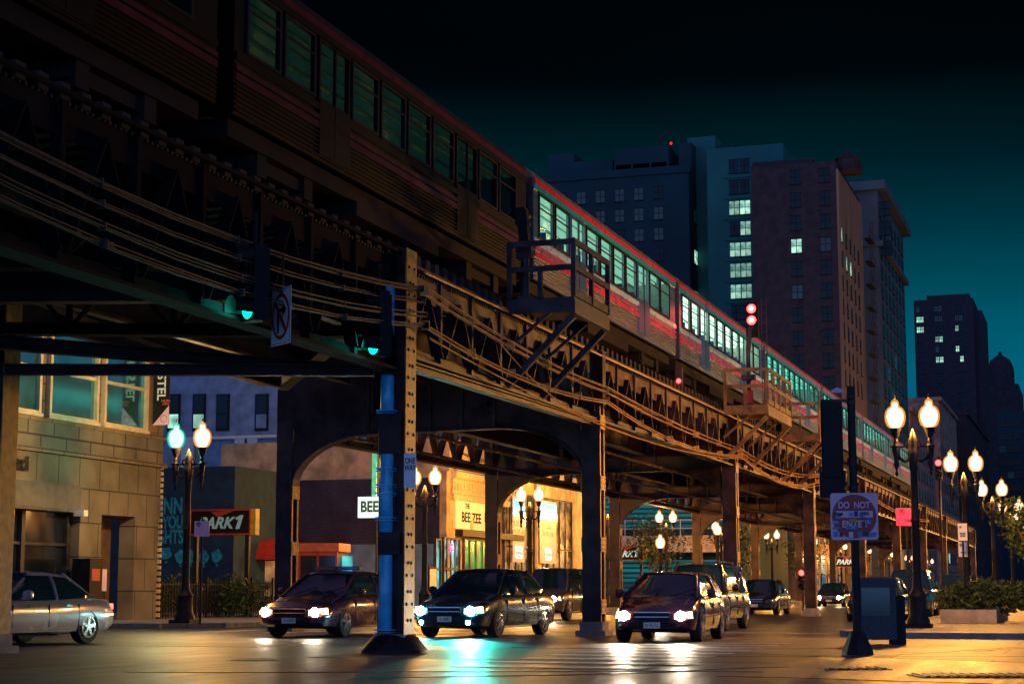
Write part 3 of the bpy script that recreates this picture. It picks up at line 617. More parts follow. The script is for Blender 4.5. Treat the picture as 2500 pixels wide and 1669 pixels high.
cars_spec = [(8.0, 'train_faded', 'nearest train car, its body and lights darkened, at the top left'), (22.6, 'train_dim', 'darkened train car above the corner column, second from the near end of the train'), (37.2, 'train_mid', 'half-lit train car above the nearest signal platform'),
             (51.8, 'train_lit', 'brightly lit train car with white windows just before the two red signal lights'), (66.4, 'train_teal', 'train car with teal lit windows behind the two red signal lights'),
             (81.0, 'train_teal', 'train car with teal windows passing behind the dark traffic signal'), (95.6, 'train_teal', 'teal-windowed train car left of the large twin-globe lamp'), (110.2, 'train_teal', 'last train car, farthest down the viaduct behind the large street lamp')]
# the first one is built, the lit car takes the place of the train's look nearest the red lights
for (y, g, lb) in cars_spec: train_car(y, g, lb)

# ------------------------------------------------------------------ street lamps
def lamp(globe, label, loc, arms=2, group='twin-globe street lamps along the avenue'):
    t = thing('street_lamp', label, 'street lamp', loc, 0, group)
    b = MB(); b.bx(-.33, .33, -.33, .33, 0, .1); b.lathe([(.29, .101), (.28, .2), (.22, .3), (.21, .7), (.24, .78), (.17, .86), (.13, .95)], n=12); b.build('base', 'iron', t, True)
    p = MB(); p.lathe([(.12, .951), (.105, 1.2), (.1, 2.6), (.125, 2.65), (.1, 2.7), (.085, 3.9), (.11, 3.95), (.1, 4.1), (.15, 4.3), (.12, 4.42), (.1, 4.5), (.13, 4.62), (.07, 4.8), (.015, 4.95)], n=12); p.build('post', 'iron', t, True)
    a = MB()
    if arms == 2:
        for s in (-1, 1):
            pts = [(s*.08, 0, 4.2), (s*.2, 0, 4.12), (s*.33, 0, 4.2), (s*.4, 0, 4.36), (s*.42, 0, 4.5)]
            a.tube(pts, .04, 8); a.bar((s*.1, 0, 4.5), (s*.55, 0, 4.5), .05, .04)
            a.lathe([(.01, 3.75), (.045, 3.82), (.02, 3.9), (.07, 4.05), (.05, 4.15), (.09, 4.35), (.1, 4.49)], (s*.42, 0, 0), 10)
            a.lathe([(.1, 4.521), (.05, 4.58), (.06, 4.66), (.04, 4.7), (.09, 4.78), (.13, 4.93), (.15, 4.97)], (s*.42, 0, 0), 12)
            for q in range(5): an = q*.55; a.bar((s*(.1+.1*math.sin(an)), 0, 4.55-.1*math.cos(an)), (s*(.1+.1*math.sin(an+.6)), 0, 4.55-.1*math.cos(an+.6)), .05, .03)
    else: a.lathe([(.1, 4.521), (.05, 4.6), (.09, 4.78), (.14, 4.96)], (0, 0, 0), 12)
    a.build('arms', 'iron', t, True)
    for s in ((-1, 1) if arms == 2 else (0,)):
        g = MB(); g.lathe([(.1, 4.99), (.15, 5.05), (.2, 5.16), (.215, 5.27), (.195, 5.38), (.14, 5.46), (.075, 5.5), (.07, 5.54), (.075, 5.58), (.05, 5.62), (.01, 5.63)], (s*.42, 0, 0), 18)
        go = g.build('globe', globe if not (globe == 'first_left' and s < 0) else 'globe_cool', t, True) if globe != 'first_left' else g.build('globe', 'globe_cool' if s < 0 else 'globe', t, True)
        gk = 'globe_cool' if globe == 'first_left' and s < 0 else 'globe' if globe == 'first_left' else globe
        bo_ = bpy.data.objects.new('bulb_light', BULB[gk]); COL.objects.link(bo_); bo_.parent = go; bo_.location = (s*.42, 0, 5.27)
        sh = MB(); sh.lathe([(.14, 4.975), (.21, 5.03), (.255, 5.15), (.265, 5.27), (.245, 5.39), (.19, 5.48), (.12, 5.53), (.1, 5.56), (.105, 5.62), (.07, 5.68), (.02, 5.7)], (s*.42, 0, 0), 18); sh.build('glow_shell', 'glow_shell_cool' if globe == 'first_left' and s < 0 else 'glow_shell', go, True)
        fn = MB(); fn.lathe([(.02, 5.701), (.03, 5.73), (.005, 5.83)], (s*.42, 0, 0), 8); fn.build('finial', 'iron', go)
    return t
ORD = ['nearest', 'second', 'third', 'fourth', 'fifth', 'sixth', 'seventh', 'eighth', 'ninth', 'tenth', 'eleventh', 'twelfth', 'thirteenth', 'fourteenth', 'fifteenth']
lamp('first_left', 'twin-globe iron street lamp by the stone corner building, one globe glowing greenish', (-24.75, 45.7, .13))
l0 = lamp('globe', 'largest twin-globe iron street lamp, in front of the planter on the right', (-4.36, 45.7, .13))
for i, y in enumerate((63.3, 80.3, 97.3, 114.3, 131.3, 148.3, 165.3, 182, 199, 216, 233, 255, 280)):
    dup(l0, 'twin-globe street lamp on the right-hand sidewalk, %s one counted from the planter' % ORD[i+1], (-4.36, y, .13))
for i, y in enumerate((64.8, 78.3, 92, 105.5, 122, 142, 162, 182, 202, 225, 250, 280)):
    dup(l0, 'twin-globe street lamp on the left-hand sidewalk, %s one counted from the stone corner building' % ORD[i+1], (-24.8, y, .13))
for q, (px, py, zc) in enumerate(((1612, 1322, 92), (1751, 1291, 104), (1540, 1335, 60))[:2]):
    c = atd(px, py, zc); lamp('globe_far', ['single-globe lamp below the twin lamps behind the small hatchback, left of the brown column', 'single-globe lamp just left of the far brown column'][q], (c.x, c.y, c.z-5.3), 1, None)
# lamp standing on the near corner, outside the frame: the same row of lamps continues to the crossing
#dup(l0, 'twin-globe street lamp on the near right corner of the crossing, outside the picture', (3.6, 20.5, 0))

# ------------------------------------------------------------------ left stone corner building
b0 = thing('stone_building', 'pale stone corner building with big bay windows above a dark shopfront', 'building', (LB-6, 44, 0))
Ye = 51.8
wl = MB(); wl.bx(LB-14, LB, 30, Ye, 5.15, 16); wl.build('upper_wall', 'stone', b0, world=True)
wl = MB(); wl.bx(LB-14, LB-.04, 30, Ye-.04, 3.35, 5.149); pl = lambda a, b: (atX(a, 1300, LB).y, atX(b, 1300, LB).y)
for a, b in ((197, 250), (332, 388)): y0, y1 = pl(a, b); wl.bx(LB-.6, LB-.041, y0, min(y1, Ye-.05), .13, 3.349)
wl.bx(LB-14, LB-3, 30, Ye-.1, .13, 3.349)
wl.build('lower_wall', 'stone_smooth', b0, world=True)
cn = MB(); cn.bx(LB-14, LB+.12, 29.9, Ye+.1, 5.0, 5.14); cn.bx(LB+.002, LB+.06, 30, Ye+.05, 5.9, 6.0); cn.build('ledge', 'stone_smooth', b0, world=True)
q = MB(); z = .2
while z < 5: q.bx(LB-.2, LB+.02, Ye-.035, Ye+.05, z, z+.12); z += .19
q.build('quoin', 'tan', b0, world=True)
def pane_frame(parent, y0, y1, z0, z1, rail=None, X=LB, fm='frame_cream', gm='glass_dark', fw=.12, nm='window', mull=()):
    f = MB(); o = X+.003
    f.bx(o, o+.14, y0, y0+fw, z0, z1); f.bx(o, o+.14, y1-fw, y1, z0, z1); f.bx(o, o+.14, y0+fw, y1-fw, z1-fw, z1); f.bx(o, o+.18, y0-.05, y1+.05, z0-.1, z0)
    f.bx(o, o+.13, y0+fw, y1-fw, z0, z0+fw*.6)
    if rail: f.bx(o, o+.1, y0+fw, y1-fw, rail-.05, rail+.05)
    for m_ in mull: f.bx(o, o+.09, m_-.03, m_+.03, z0+fw*.6, z1-fw)
    w_ = f.build(nm, fm, parent, world=True)
    B(X+.002, X+.03, y0+fw, y1-fw, z0+fw*.6, z1-fw).build('pane', gm, w_, world=True); return w_
for a, b in ((-120, 80), (100, 222), (236, 345)):
    y0, y1 = pl(a, b); pane_frame(b0, y0, y1, 6.1, 9.2, 7.42)
y0, y1 = pl(345, 372); B(LB+.002, LB+.08, y0, y1, 6.1, 9.2).build('pier', 'brown_wood', b0, world=True)
y0, y1 = pl(-150, 197); B(LB-.25, LB-.02, y0, y1, 3.42, 4.15).build('fascia', 'fascia', b0, world=True)
text('usaci', .62, (LB+.02, sum(pl(4, 62))/2, 4.62), EAST, 'dark', b0, bold=.02, name='lettering').location = -b0.location
y0, y1 = pl(-150, 197)
fr = MB(); fr.bx(LB-.5, LB-.4, y0, y1, .13, .5)
for px in (-60, 80, 190): yy = atX(px, 1300, LB).y; fr.bx(LB-.42, LB-.3, yy-.1, yy+.08, .5, 3.4)
fr.bx(LB-.42, LB-.34, y0, y1, 2.35, 2.43); fr.bx(LB-.42, LB-.3, y0, y1, 3.33, 3.41); fw_ = fr.build('shopfront', 'steel2', b0, world=True)
B(LB-.48, LB-.43, y0, y1, .5, 3.4).build('pane', 'shop_glass', fw_, world=True)
y0, y1 = pl(250, 332); B(LB-1.4, LB-.9, y0, y1, .13, 3.34).build('door', 'brown_wood', b0, world=True)
for (px, py, s) in ((105, 1262, .25), (102, 1302, .3), (120, 1293, .2), (105, 1350, .28), (118, 1348, .2)):
    c = atX(px, py, LB-.8); B(c.x-.02, c.x+.3, c.y-s/2, c.y+s/2, c.z-.04, c.z+.06).build('shop_light', 'shop_lit', b0, world=True)
c = atX(192, 1253, LB); l = MB(); l.bx(c.x-.1, c.x+.25, c.y-.12, c.y+.12, c.z-.08, c.z+.1); l.build('wall_lamp', 'white', b0, world=True)
# hostel banner
c0 = atX(393, 1040, LB+.6); bn = thing('banner', 'vertical dark hostel banner with white lettering at the corner of the stone building', 'banner', (c0.x, c0.y, 5.8))
hz = (1440-1040)/(4392/57.5)+H_CAM; zt_ = hz+2.6
B(-.3, .28, -.012, .012, hz-5.8, zt_-5.8).build('cloth', 'black', bn)
mb = MB(); mb.prism([(-.3, hz-5.8-.001), (.28, hz-5.8-.001), (.28, hz-5.8+.62), ], 'XZ', -.016, -.013); tl = mb.build('white_corner', 'sign_pink', bn)
mb = MB()
for i in range(24):
    a, b_ = 2*math.pi*i/24, 2*math.pi*(i+1)/24; mb.add([(.1+r*math.cos(q), -.02, hz-5.8+.2+r*math.sin(q)) for q in (a, b_) for r in (.1, .125)], [(0, 1, 3, 2)])
mb.build('round_emblem', 'orange', bn)
text('HOSTEL', .42, (-.02, -.02, hz-5.8+1.55), (math.pi/2, -math.pi/2, 0), 'sign_white', bn, bold=.008)
text('HIUSA\n.ORG', .11, (.16, -.02, hz-5.8+.72), FRONT, 'orange', bn, bold=.002)
mb = MB(); mb.tube([(.0, 0, zt_-5.8), (-.9, 0, zt_-5.8)], .025); mb.build('bracket', 'iron', bn)

# ------------------------------------------------------------------ parking lot, mural wall, brick side wall
mw = thing('mural_building', 'dark blue wall painted with teal words and thought bubbles behind the lot', 'building', (-40, 66, 0))
B(-60, -33.6, 66, 70, .1, 6.1).build('wall', 'mural', mw, world=True)
def onY(px, py, Y): c = atY(px, py, Y); return c
for s, px, py, sz in (('PENN', 395, 1236, .95), ('FOR YOU', 395, 1275, .72), ('THOUGHTS', 395, 1311, .78)):
    c = onY(px+52, py, 65.98)
    text(s, sz, (c.x-mw.location.x, c.y-66-.004, c.z), FRONT, 'mural_teal', mw, bold=.025, align='RIGHT', sx=.62)
rnd = random.Random(3)
for px, py in ((405, 1350), (440, 1358), (465, 1358), (497, 1360), (529, 1357), (375, 1372)):
    c = onY(px, py, 65.98); mb = MB(); n = 22
    pts = [(c.x+(.24+.04*math.sin(5*a+px))*math.cos(a), c.z+(.26+.04*math.cos(4*a+px))*math.sin(a)) for a in [2*math.pi*i/n for i in range(n)]]
    mb.prism(pts, 'XZ', 65.965, 65.985); pts = [(c.x+.02+.05*math.cos(a), c.z-.36+.05*math.sin(a)) for a in [2*math.pi*i/10 for i in range(10)]]; mb.prism(pts, 'XZ', 65.965, 65.985)
    mb.build('painted_bubble', 'mural_teal', mw, world=True)
# pale blue facade above and behind
bb = thing('blue_grey_building', 'pale blue-grey building with tall sash windows above the mural wall', 'building', (-42, 82, 0))
B(-62, -33.5, 82, 100, .1, 19).build('wall', 'bluewall', bb, world=True)
for px in (425, 487, 545, 640, 700):
    a = onY(px-13, 1045, 81.98); b_ = onY(px+13, 965, 81.98); fr = MB(); fr.bx(a.x-.08, b_.x+.08, 81.9, 81.99, a.z-.15, b_.z+.08); f_ = fr.build('window', 'black', bb, world=True)
    B(a.x, b_.x, 81.87, 81.899, a.z, a.z+(b_.z-a.z)*.42).build('lower_pane', 'bluewall' if px > 600 else 'win_lit' if px < 500 else 'win_dark', f_, world=True); B(a.x, b_.x, 81.87, 81.899, a.z+(b_.z-a.z)*.46, b_.z).build('upper_pane', 'win_dark', f_, world=True)
mb = MB(); mb.bx(-62, -33.2, 81.8, 81.99, 6.6, 6.9); mb.bx(-62, -33.2, 81.8, 81.99, 8.7, 8.85)
for px in (460, 590, 615): a = onY(px, 1040, 81.9); mb.bx(a.x-.35, a.x+.35, 81.82, 81.99, 6.9, 8.7)
mb.build('trim', 'white', bb, world=True)
# shop building with brick side wall and street front
sb = thing('shop_building', 'low tan shop building with ornate cream cornice and painted brick side wall', 'building', (LB-5, 84, 0))
SY, SM, SE = 78.6, 89.3, 104.3
B(LB-12, LB-.3, SY, SY+.4, .13, 6.3).build('brick_wall', 'brick', sb, world=True)
B(LB-7, LB-.302, SY-.03, SY-.002, .13, 3.2).build('painted_band', 'bluewall', sb, world=True)
B(LB-12, LB, SY+.401, SM, .13, 8.2).build('wall', 'tan', sb, world=True); B(LB-.299, LB+.05, SY-.1, SY+.4, .13, 6.6).build('pilaster', 'tan', sb, world=True)
mb = MB(); zz = [(0, 5.25), (.18, 5.3), (.22, 5.55), (.12, 5.6), (.14, 6.25), (.3, 6.35), (.34, 6.62), (.1, 6.7), (0, 6.7)]
mb.prism([(SY+.5, 0), (SM-.1, 0)], 'YZ', 0, 0) if False else None
n_ = len(zz); mb.add([(LB+.003+x, SY+.5, z) for x, z in zz]+[(LB+.003+x, SM-.05, z) for x, z in zz], [tuple(range(n_)), tuple(range(n_, 2*n_))]+[(i, (i+1) % n_, n_+(i+1) % n_, n_+i) for i in range(n_)])
y = SY+.7
while y < SM-.3: mb.bx(LB+.14, LB+.2, y, y+.22, 5.75, 6.15); mb.bx(LB+.2, LB+.36, y+.02, y+.16, 6.702, 6.82); y += .42
mb.build('cornice', 'terracotta', sb, world=True)
a = atX(1107, 1213, LB); b_ = atX(1182, 1293, LB); sgn = B(LB+.004, LB+.12, a.y, b_.y, 3.95, 5.5).build('shop_sign', 'white', sb, world=True)
yc = (a.y+b_.y)/2
def etext(s, sz, y, z, X, m, par, **k):
    o = text(s, sz, (X-par_loc(par)[0], y-par_loc(par)[1], z-par_loc(par)[2]), EAST, m, par, **k); return o
def par_loc(p):
    o = Vector((0, 0, 0))
    while p: o += p.location; p = p.parent
    return o
etext('THE', .35, yc-.6, 5.05, LB+.125, 'dark', sgn, bold=.01); etext('BEE ZEE', .66, yc, 4.5, LB+.125, 'dark', sgn, bold=.016, sx=1.25); B(LB+.121, LB+.13, yc-.12, yc+.3, 3.96, 4.4).build('red_bar', 'orange', sgn, world=True)
B(LB+.004, LB+.4, SY+1.2, SM, 3.6, 3.9).build('awning_beam', 'black', sb, world=True)
def shopwin(par, pa, pb, z0, z1, gm, X=LB, nm='window', nv=2):
    y0 = atX(pa, 1300, X).y; y1 = atX(pb, 1300, X).y; pane_frame(par, y0, y1, z0, z1, (z0+z1)/2-.1, X, 'steel2', gm, .07, nm, [y0+(y1-y0)*(i+1)/(nv+1) for i in range(nv)])
    return y0, y1
shopwin(sb, 1058, 1072, .8, 3.4, 'shop_teal', nv=0); y0, y1 = shopwin(sb, 1078, 1118, .8, 3.5, 'shop_teal', nv=3); shopwin(sb, 1128, 1190, .8, 3.5, 'green_glow', nv=3)
mb = MB(); nb = MB(); yy = y0+.9
for i in range(20):
    a_, b2 = 2*math.pi*i/20, 2*math.pi*(i+1)/20; mb.add([(LB+.2, yy+r*math.cos(q)*.85, 3.0+r*math.sin(q)) for q in (a_, b2) for r in (.26, .32)], [(0, 1, 3, 2)])
mb.build('neon_ring', 'blue_neon', sb, world=True); etext('OPEN', .2, yy, 3.0, LB+.2, 'pink_neon', sb, bold=.008)
c = atX(1049, 1440, LB); B(LB+.1, LB+.16, c.y-.5, c.y+.5, .9, 2.1).build('poster_frame', 'black', sb, world=True)
B(LB+.161, LB+.17, c.y-.42, c.y+.42, 1.0, 2.0).build('poster', 'white', sb, world=True)
for z_, dz in ((7.55, -.1), (7.2, .05)): cb_ = MB(); cb_.tube([(LB+.3, SY+.6, z_), (LB+.32, SY+4, z_-.25), (LB+.3, SY+7, z_-.1+dz), (LB+.3, SM, z_)], .035, 5); cb_.build('wall_cable', 'black', sb, world=True)
B(LB+.02, LB+.06, SY+1.0, SY+1.06, 5.6, 8.1).build('downpipe', 'black', sb, world=True); B(LB+.02, LB+.08, SY+7.4, SY+7.5, 6.8, 8.2).build('downpipe', 'black', sb, world=True)
# white storefront
ws = thing('church_storefront', 'cream storefront with tall mullioned windows, banners and flat cornice behind the twin lamp', 'building', (LB-5, 97, 0))
B(LB-12, LB, SM+.01, SE, .13, 7.3).build('wall', 'cream', ws, world=True)
mb = MB(); mb.bx(LB+.003, LB+.4, SM, SE+.1, 7.1, 7.45); mb.bx(LB+.003, LB+.2, SM, SE+.1, 6.9, 7.098); mb.build('cornice', 'terracotta', ws, world=True)
for a, b_ in ((1226, 1300), (1318, 1392)): shopwin(ws, a, b_, .7, 6.1, 'shop_lit', nv=4)
for a, b_, tx in ((1252, 1280, 'A Church\nFor the City'), (1318, 1358, 'A Church\nFor the City')):
    y0 = atX(a, 1300, LB+.3).y; y1 = atX(b_, 1300, LB+.3).y; bo = B(LB+.28, LB+.3, y0, y1, 2.5, 5.9).build('banner', 'sign_pink', ws, world=True)
    B(LB+.301, LB+.33, y0, y1, 4.9, 5.75).build('teal_patch', 'teal_neon', bo, world=True); etext(tx, .42, (y0+y1)/2, 4.3, LB+.305, 'fascia', bo, bold=.006); etext('Holiday\nCenter', .42, (y0+y1)/2, 3.0, LB+.31, 'teal_neon', bo, bold=.01)
for px in (1308, 1398): c = atX(px, 1300, LB); B(LB+.003, LB+.2, c.y-.35, c.y+.35, .13, 6.88).build('pilaster', 'cream', ws, world=True)
wsb = MB(); 
# pole sign
c = atd(942, 1237, 72); bs = thing('pole_sign', 'glowing white box sign with green lettering on a blue-painted pole left of the corner column', 'sign', (c.x, c.y, .13))
wz = c.z-.13
B(-1.17, 1.17, -.12, .12, wz-.42, wz+.42).build('sign_box', 'beer', bs); MB().tube([(-.45, .2, 0), (-.45, .2, wz+2)], .06).build('pole', 'iron', bs)
B(-.6, -.42, -.06, .06, wz+.43, wz+2.3).build('blue_fin', 'pipe', bs)
text('BEER', .6, (-1.06, -.125, wz), FRONT, 'mural', bs, bold=.02, sx=.84, align='LEFT')

# red kiosk, awning shop, park signs
c = atd(790, 1360, 66); kz = thing('kiosk', 'small parking kiosk with bright red roof and two glazed doors', 'kiosk', (c.x, c.y, .0), R(8))
B(-.85, .8, -.8, .8, 2.45, 2.75).build('roof', 'orange', kz)
mb = MB()
for x in (-.75, -.05, .65): mb.bx(x, x+.07, -.7, -.63, 0, 2.449)
for x in (-.75, .65): mb.bx(x, x+.07, .63, .7, 0, 2.449)
mb.bx(-.68, .65, -.7, -.63, 2.3, 2.449); mb.bx(-.68, .65, -.69, -.62, 0, .9); mb.build('frame', 'red', kz)
B(-.67, .64, -.66, -.64, .9, 2.3).build('pane', 'shop_glass', kz); B(-.74, .7, -.6, .62, .02, 2.44).build('cabin', 'brown_wood', kz)
c = atd(843, 1378, 66); sc_ = thing('payment_screen', 'bright teal lit pay station screen right of the red kiosk', 'pay station', (c.x, c.y, .0)); B(-.25, .25, -.1, .1, 0, 1.6).build('post', 'black', sc_); B(-.33, .33, -.14, -.101, 1.62, 2.3).build('screen', 'shop_teal', sc_)
c = atd(655, 1400, 76); aw = thing('awning_shop', 'lit shop window under a dark red barrel awning beside the brick wall', 'shop', (c.x, c.y, .13))
B(-1.3, 1.1, 0, 1.2, 0, 2.6).build('wall', 'brown_wood', aw); wf = B(-1.15, .95, -.04, -.002, .6, 2.2).build('window', 'black', aw); B(-1.1, .9, -.06, -.041, .65, 2.15).build('pane', 'shop_lit', wf)
mb = MB(); mb.prism([(-1.0+ -.002, 2.2), (0, 2.2), (0, 3.1), (-.5, 3.0), (-.85, 2.65)], 'YZ', -1.3, 1.1); mb.build('awning', 'red', aw)
def parksign(px, py, zc, label, lm, w_=2.4, h_=.92):
    c = atd(px, py, zc); t = thing('parking_sign', label, 'sign', (c.x, c.y, 0), 0, 'parking lot signs'); z = c.z
    B(-w_/2, w_/2, -.15, .15, z-h_/2, z+h_/2).build('sign_box', 'black', t); B(w_/2+.002, w_/2+.2, -.16, .16, z-h_/2, z+h_/2).build('end_panel', 'yellow', t)
    mb = MB()
    for (x0, x1, z0, z1) in ((-w_/2, w_/2, z+h_/2-.06, z+h_/2), (-w_/2, w_/2, z-h_/2, z-h_/2+.06), (-w_/2, -w_/2+.05, z-h_/2+.061, z+h_/2-.061), (w_/2-.05, w_/2, z-h_/2+.061, z+h_/2-.061)): mb.bx(x0, x1, -.165, -.151, z0, z1)
    mb.prism([(-.35, z+.36), (.25, z+.41), (.6, z+.41), (-.1, z+.16)], 'XZ', -.163, -.152) 
    mb.build('red_trim', 'red', t)
    text('PARK', .56, (-.2, -.17, z-.05), FRONT, lm, t, shear=.35, bold=.018, sx=1.0); MB().prism([(.62, z-.25), (.78, z-.25), (.93, z+.24), (.8, z+.24), (.62, z+.14), (.65, z+.06), (.74, z+.1)], 'XZ', -.172, -.168).build('numeral_one', lm, t)
    B(-w_/2+.1, -w_/2+.25, -.05, .1, 0, z-h_/2).build('post', 'iron', t); B(w_/2-.25, w_/2-.1, -.05, .1, 0, z-h_/2).build('post', 'iron', t)
parksign(542, 1274, 64, 'dim black parking sign with slanted PARK 1 lettering above the hedge on the left', 'park_dim'); parksign(1528, 1350, 118, 'brighter red-edged parking sign behind the hatchback, between two brown columns', 'park_white'); parksign(2068, 1370, 150, 'tiny far parking sign just left of the signal pole', 'park_white')

# hedge + fence on left
def leaves(mb, c, r, n, s, rnd):
    for _ in range(n):
        d = Vector((rnd.gauss(0, 1), rnd.gauss(0, 1), rnd.gauss(0, 1))).normalized()*(rnd.random()**.4)
        p = Vector(c)+Vector((d.x*r[0], d.y*r[1], d.z*r[2])); a = Vector((rnd.uniform(-1, 1), rnd.uniform(-1, 1), rnd.uniform(-1, 1))).normalized(); b_ = a.cross(Vector((rnd.uniform(-1, 1), rnd.uniform(-1, 1), rnd.uniform(-1, 1)))).normalized()
        q = s*rnd.uniform(.6, 1.3); mb.add([p-a*q, p+b_*q*.45, p+a*q, p-b_*q*.45], [(0, 1, 2, 3)])
def shrub(loc, r, label, n=500, m='leaf', s=.07, group=None):
    t = thing('shrub', label, 'shrub', loc, 0, group); mb = MB(); leaves(mb, (0, 0, r[2]*.9), r, n, s, random.Random(hash(label) % 1000 if False else len(label)+int(loc[0]*7)))
    mb.build('foliage', m, t); st = MB()
    for i in range(5): a = i*1.25; st.tube([(0, 0, 0), (r[0]*.5*math.cos(a), r[1]*.5*math.sin(a), r[2])], .012, 4)
    st.build('stem', 'bark', t); return t
HP = [(400, 'leafy hedge shrub at the foot of the mural beside the stone building'), (445, 'hedge shrub behind the foot of the left twin lamp'), (530, 'hedge shrub right of the no parking sign pole'), (565, 'tall yellow-green hedge shrub under the dim parking sign'), (605, 'last hedge shrub left of the lit awning shop')]
for i, (px, lb) in enumerate(HP): c = atd(px, 1470, 63); shrub((c.x, c.y, .1), (.95, .5, .72+.1*(i % 2)), lb, 700, 'leaf', .08, 'hedge shrubs along the lot')
a = atd(385, 1470, 59); b_ = atd(665, 1470, 66); fe = thing('iron_fence', 'low black iron picket fence in front of the hedge on the left', 'fence', (a.x, a.y, .1))
mb = MB(); n = 46
for i in range(n): p = a.lerp(b_, i/(n-1)); w_ = .03 if i % 9 else .07; mb.bar((p.x, p.y, .1), (p.x, p.y, 1.35 if i % 9 else 1.5), w_, w_)
for z_ in (.3, 1.25): mb.bar((a.x, a.y, z_), (b_.x, b_.y, z_), .035, .035)
mb.build('pickets', 'iron', fe, world=True)

# signs on posts
def psign(px, py, zc, w_, h_, label, post_px=None, col='sign_white', rz=R(12), texts=(), ring=True, nm='parking_notice', pole_h=None):
    c = atd(px, py, zc); t = thing(nm, label, 'road sign', (c.x, c.y, .13), rz); z = c.z-.13
    MB().tube([(0, .03, 0), (0, .03, z+h_/2+.1)], .03, 8).build('post', 'iron', t)
    B(-w_/2, w_/2, -.012, 0, z-h_/2, z+h_/2).build('panel', col, t)
    if ring:
        mb = MB(); cx, cz, r0 = -w_*.22, z+h_*.28, w_*.15
        for i in range(20):
            a, b_ = 2*math.pi*i/20, 2*math.pi*(i+1)/20; mb.add([(cx+r*math.cos(q), -.016, cz+r*math.sin(q)) for q in (a, b_) for r in (r0*.75, r0)], [(0, 1, 3, 2)])
        mb.bar((cx-r0*.6, -.016, cz+r0*.6), (cx+r0*.6, -.016, cz-r0*.6), .004, r0*.22, (1, 0, 0)); mb.build('prohibition_ring', 'black', t)
        text('P', r0*1.5, (cx, -.016, cz), FRONT, 'black', t, bold=.003)
    for (s, sz, dx, dz, m) in texts: text(s, sz, (dx, -.018, z+dz), FRONT, m, t, bold=.003)
    return t
psign(493, 1290, 49, .42, .42, 'small pale pink no parking sign left of the parking lot sign', col='sign_pink')
psign(1790, 1388, 78, .34, .38, 'little white notice beside the far gold-lit column edge', texts=(('NO\nTOW', .09, .04, .05, 'black'),))
psign(2213, 1261, 47, .54, .46, 'magenta-tinted parking sign between the do-not-enter sign and the big lamp', col='pink_stripe', texts=(('TAXI', .1, .05, -.1, 'black'),))
psign(2350, 1298, 52, .26, .5, 'upper half of a tall narrow white parking notice right of the big lamp', texts=(('8AM\n6PM', .08, .0, -.08, 'black'),), rz=R(5))
psign(2351, 1340, 53, .26, .44, 'shorter white parking notice with arrow, lowest on the right', texts=(('<->', .1, .0, -.1, 'black'),), rz=R(5))

# do not enter sign with its signal pole
c = atd(2094, 1594, 29.6); pt = thing('traffic_signal_pole', 'dark traffic signal pole seen from behind with a sticker-covered do not enter sign', 'traffic signal', (c.x, c.y, 0), R(9))
K = 29.6/4392
def ph(py): return (1440-py)*K+H_CAM
MB().lathe([(.26, 0), (.24, .08), (.13, .35), (.09, .4)], n=8).build('base', 'iron', pt); MB().tube([(0, 0, .3), (0, 0, ph(940))], .07, 10).build('post', 'iron', pt)
mb = MB()
for py in (965, 980, 1122, 1132, 1190, 1205): MB().lathe([(.078, ph(py)-.015), (.078, ph(py)+.015)], n=10).build('clamp', 'steel2', pt)
for py in (975, 1180): MB().bar((-.5, 0, ph(py)), (.0, 0, ph(py)), .06, .05).build('arm', 'steel2', pt)
hs = tsignal(pt, None, 3)
for o in [hs]: o.location = (-.33, .15, ph(1075)); o.rotation_euler = (0, 0, R(180)); o.scale = (1.05, 1, 1.22)
mb = MB(); mb.bx(-.55, -.12, -.08, .22, ph(1215), ph(1150)); mb.build('walk_signal', 'black', pt)
mb = MB(); mb.tube([(-.12, -.1, ph(1140)), (-.08, -.12, ph(1150)), (-.08, -.12, ph(1185)), (-.14, -.1, ph(1195))], .02); mb.build('conduit', 'yellow', pt)
mb = MB(); mb.prism([(-.32, ph(955)), (-.12, ph(955)), (-.12, ph(948)), (-.22, ph(942)), (-.32, ph(948))], 'XZ', -.02, .02); mb.build('small_sign', 'sign_pink', pt)
zc_ = ph(1261); hw = .385
mb = MB(); rr_ = .05; pts = []
for (cx, cz, a0) in ((hw-rr_, hw-rr_, 0), (-hw+rr_, hw-rr_, 90), (-hw+rr_, -hw+rr_, 180), (hw-rr_, -hw+rr_, 270)):
    for i in range(5): a = R(a0+i*22.5); pts.append((cx+rr_*math.cos(a), zc_+cz+rr_*math.sin(a)))
mb.prism(pts, 'XZ', -.10, -.094); dn = mb.build('sign_panel', 'sign_pink', pt)
mb = MB(); mb.lathe([(.36, -.104), (.36, -.1005)], (0, 0, zc_), 40, 'y'); mb.build('red_disc', 'sign_red', dn)
B(-.3, .3, -.107, -.1045, zc_-.02, zc_+.09).build('white_bar', 'sign_pink', dn)
text('DO  NOT', .15, (0, -.107, zc_+.18), FRONT, 'sign_pink', dn, bold=.004, ext=.002, sx=.8); text('ENTER', .15, (0, -.107, zc_-.13), FRONT, 'sign_pink', dn, bold=.004, ext=.002, sx=.9)
rnd = random.Random(5)
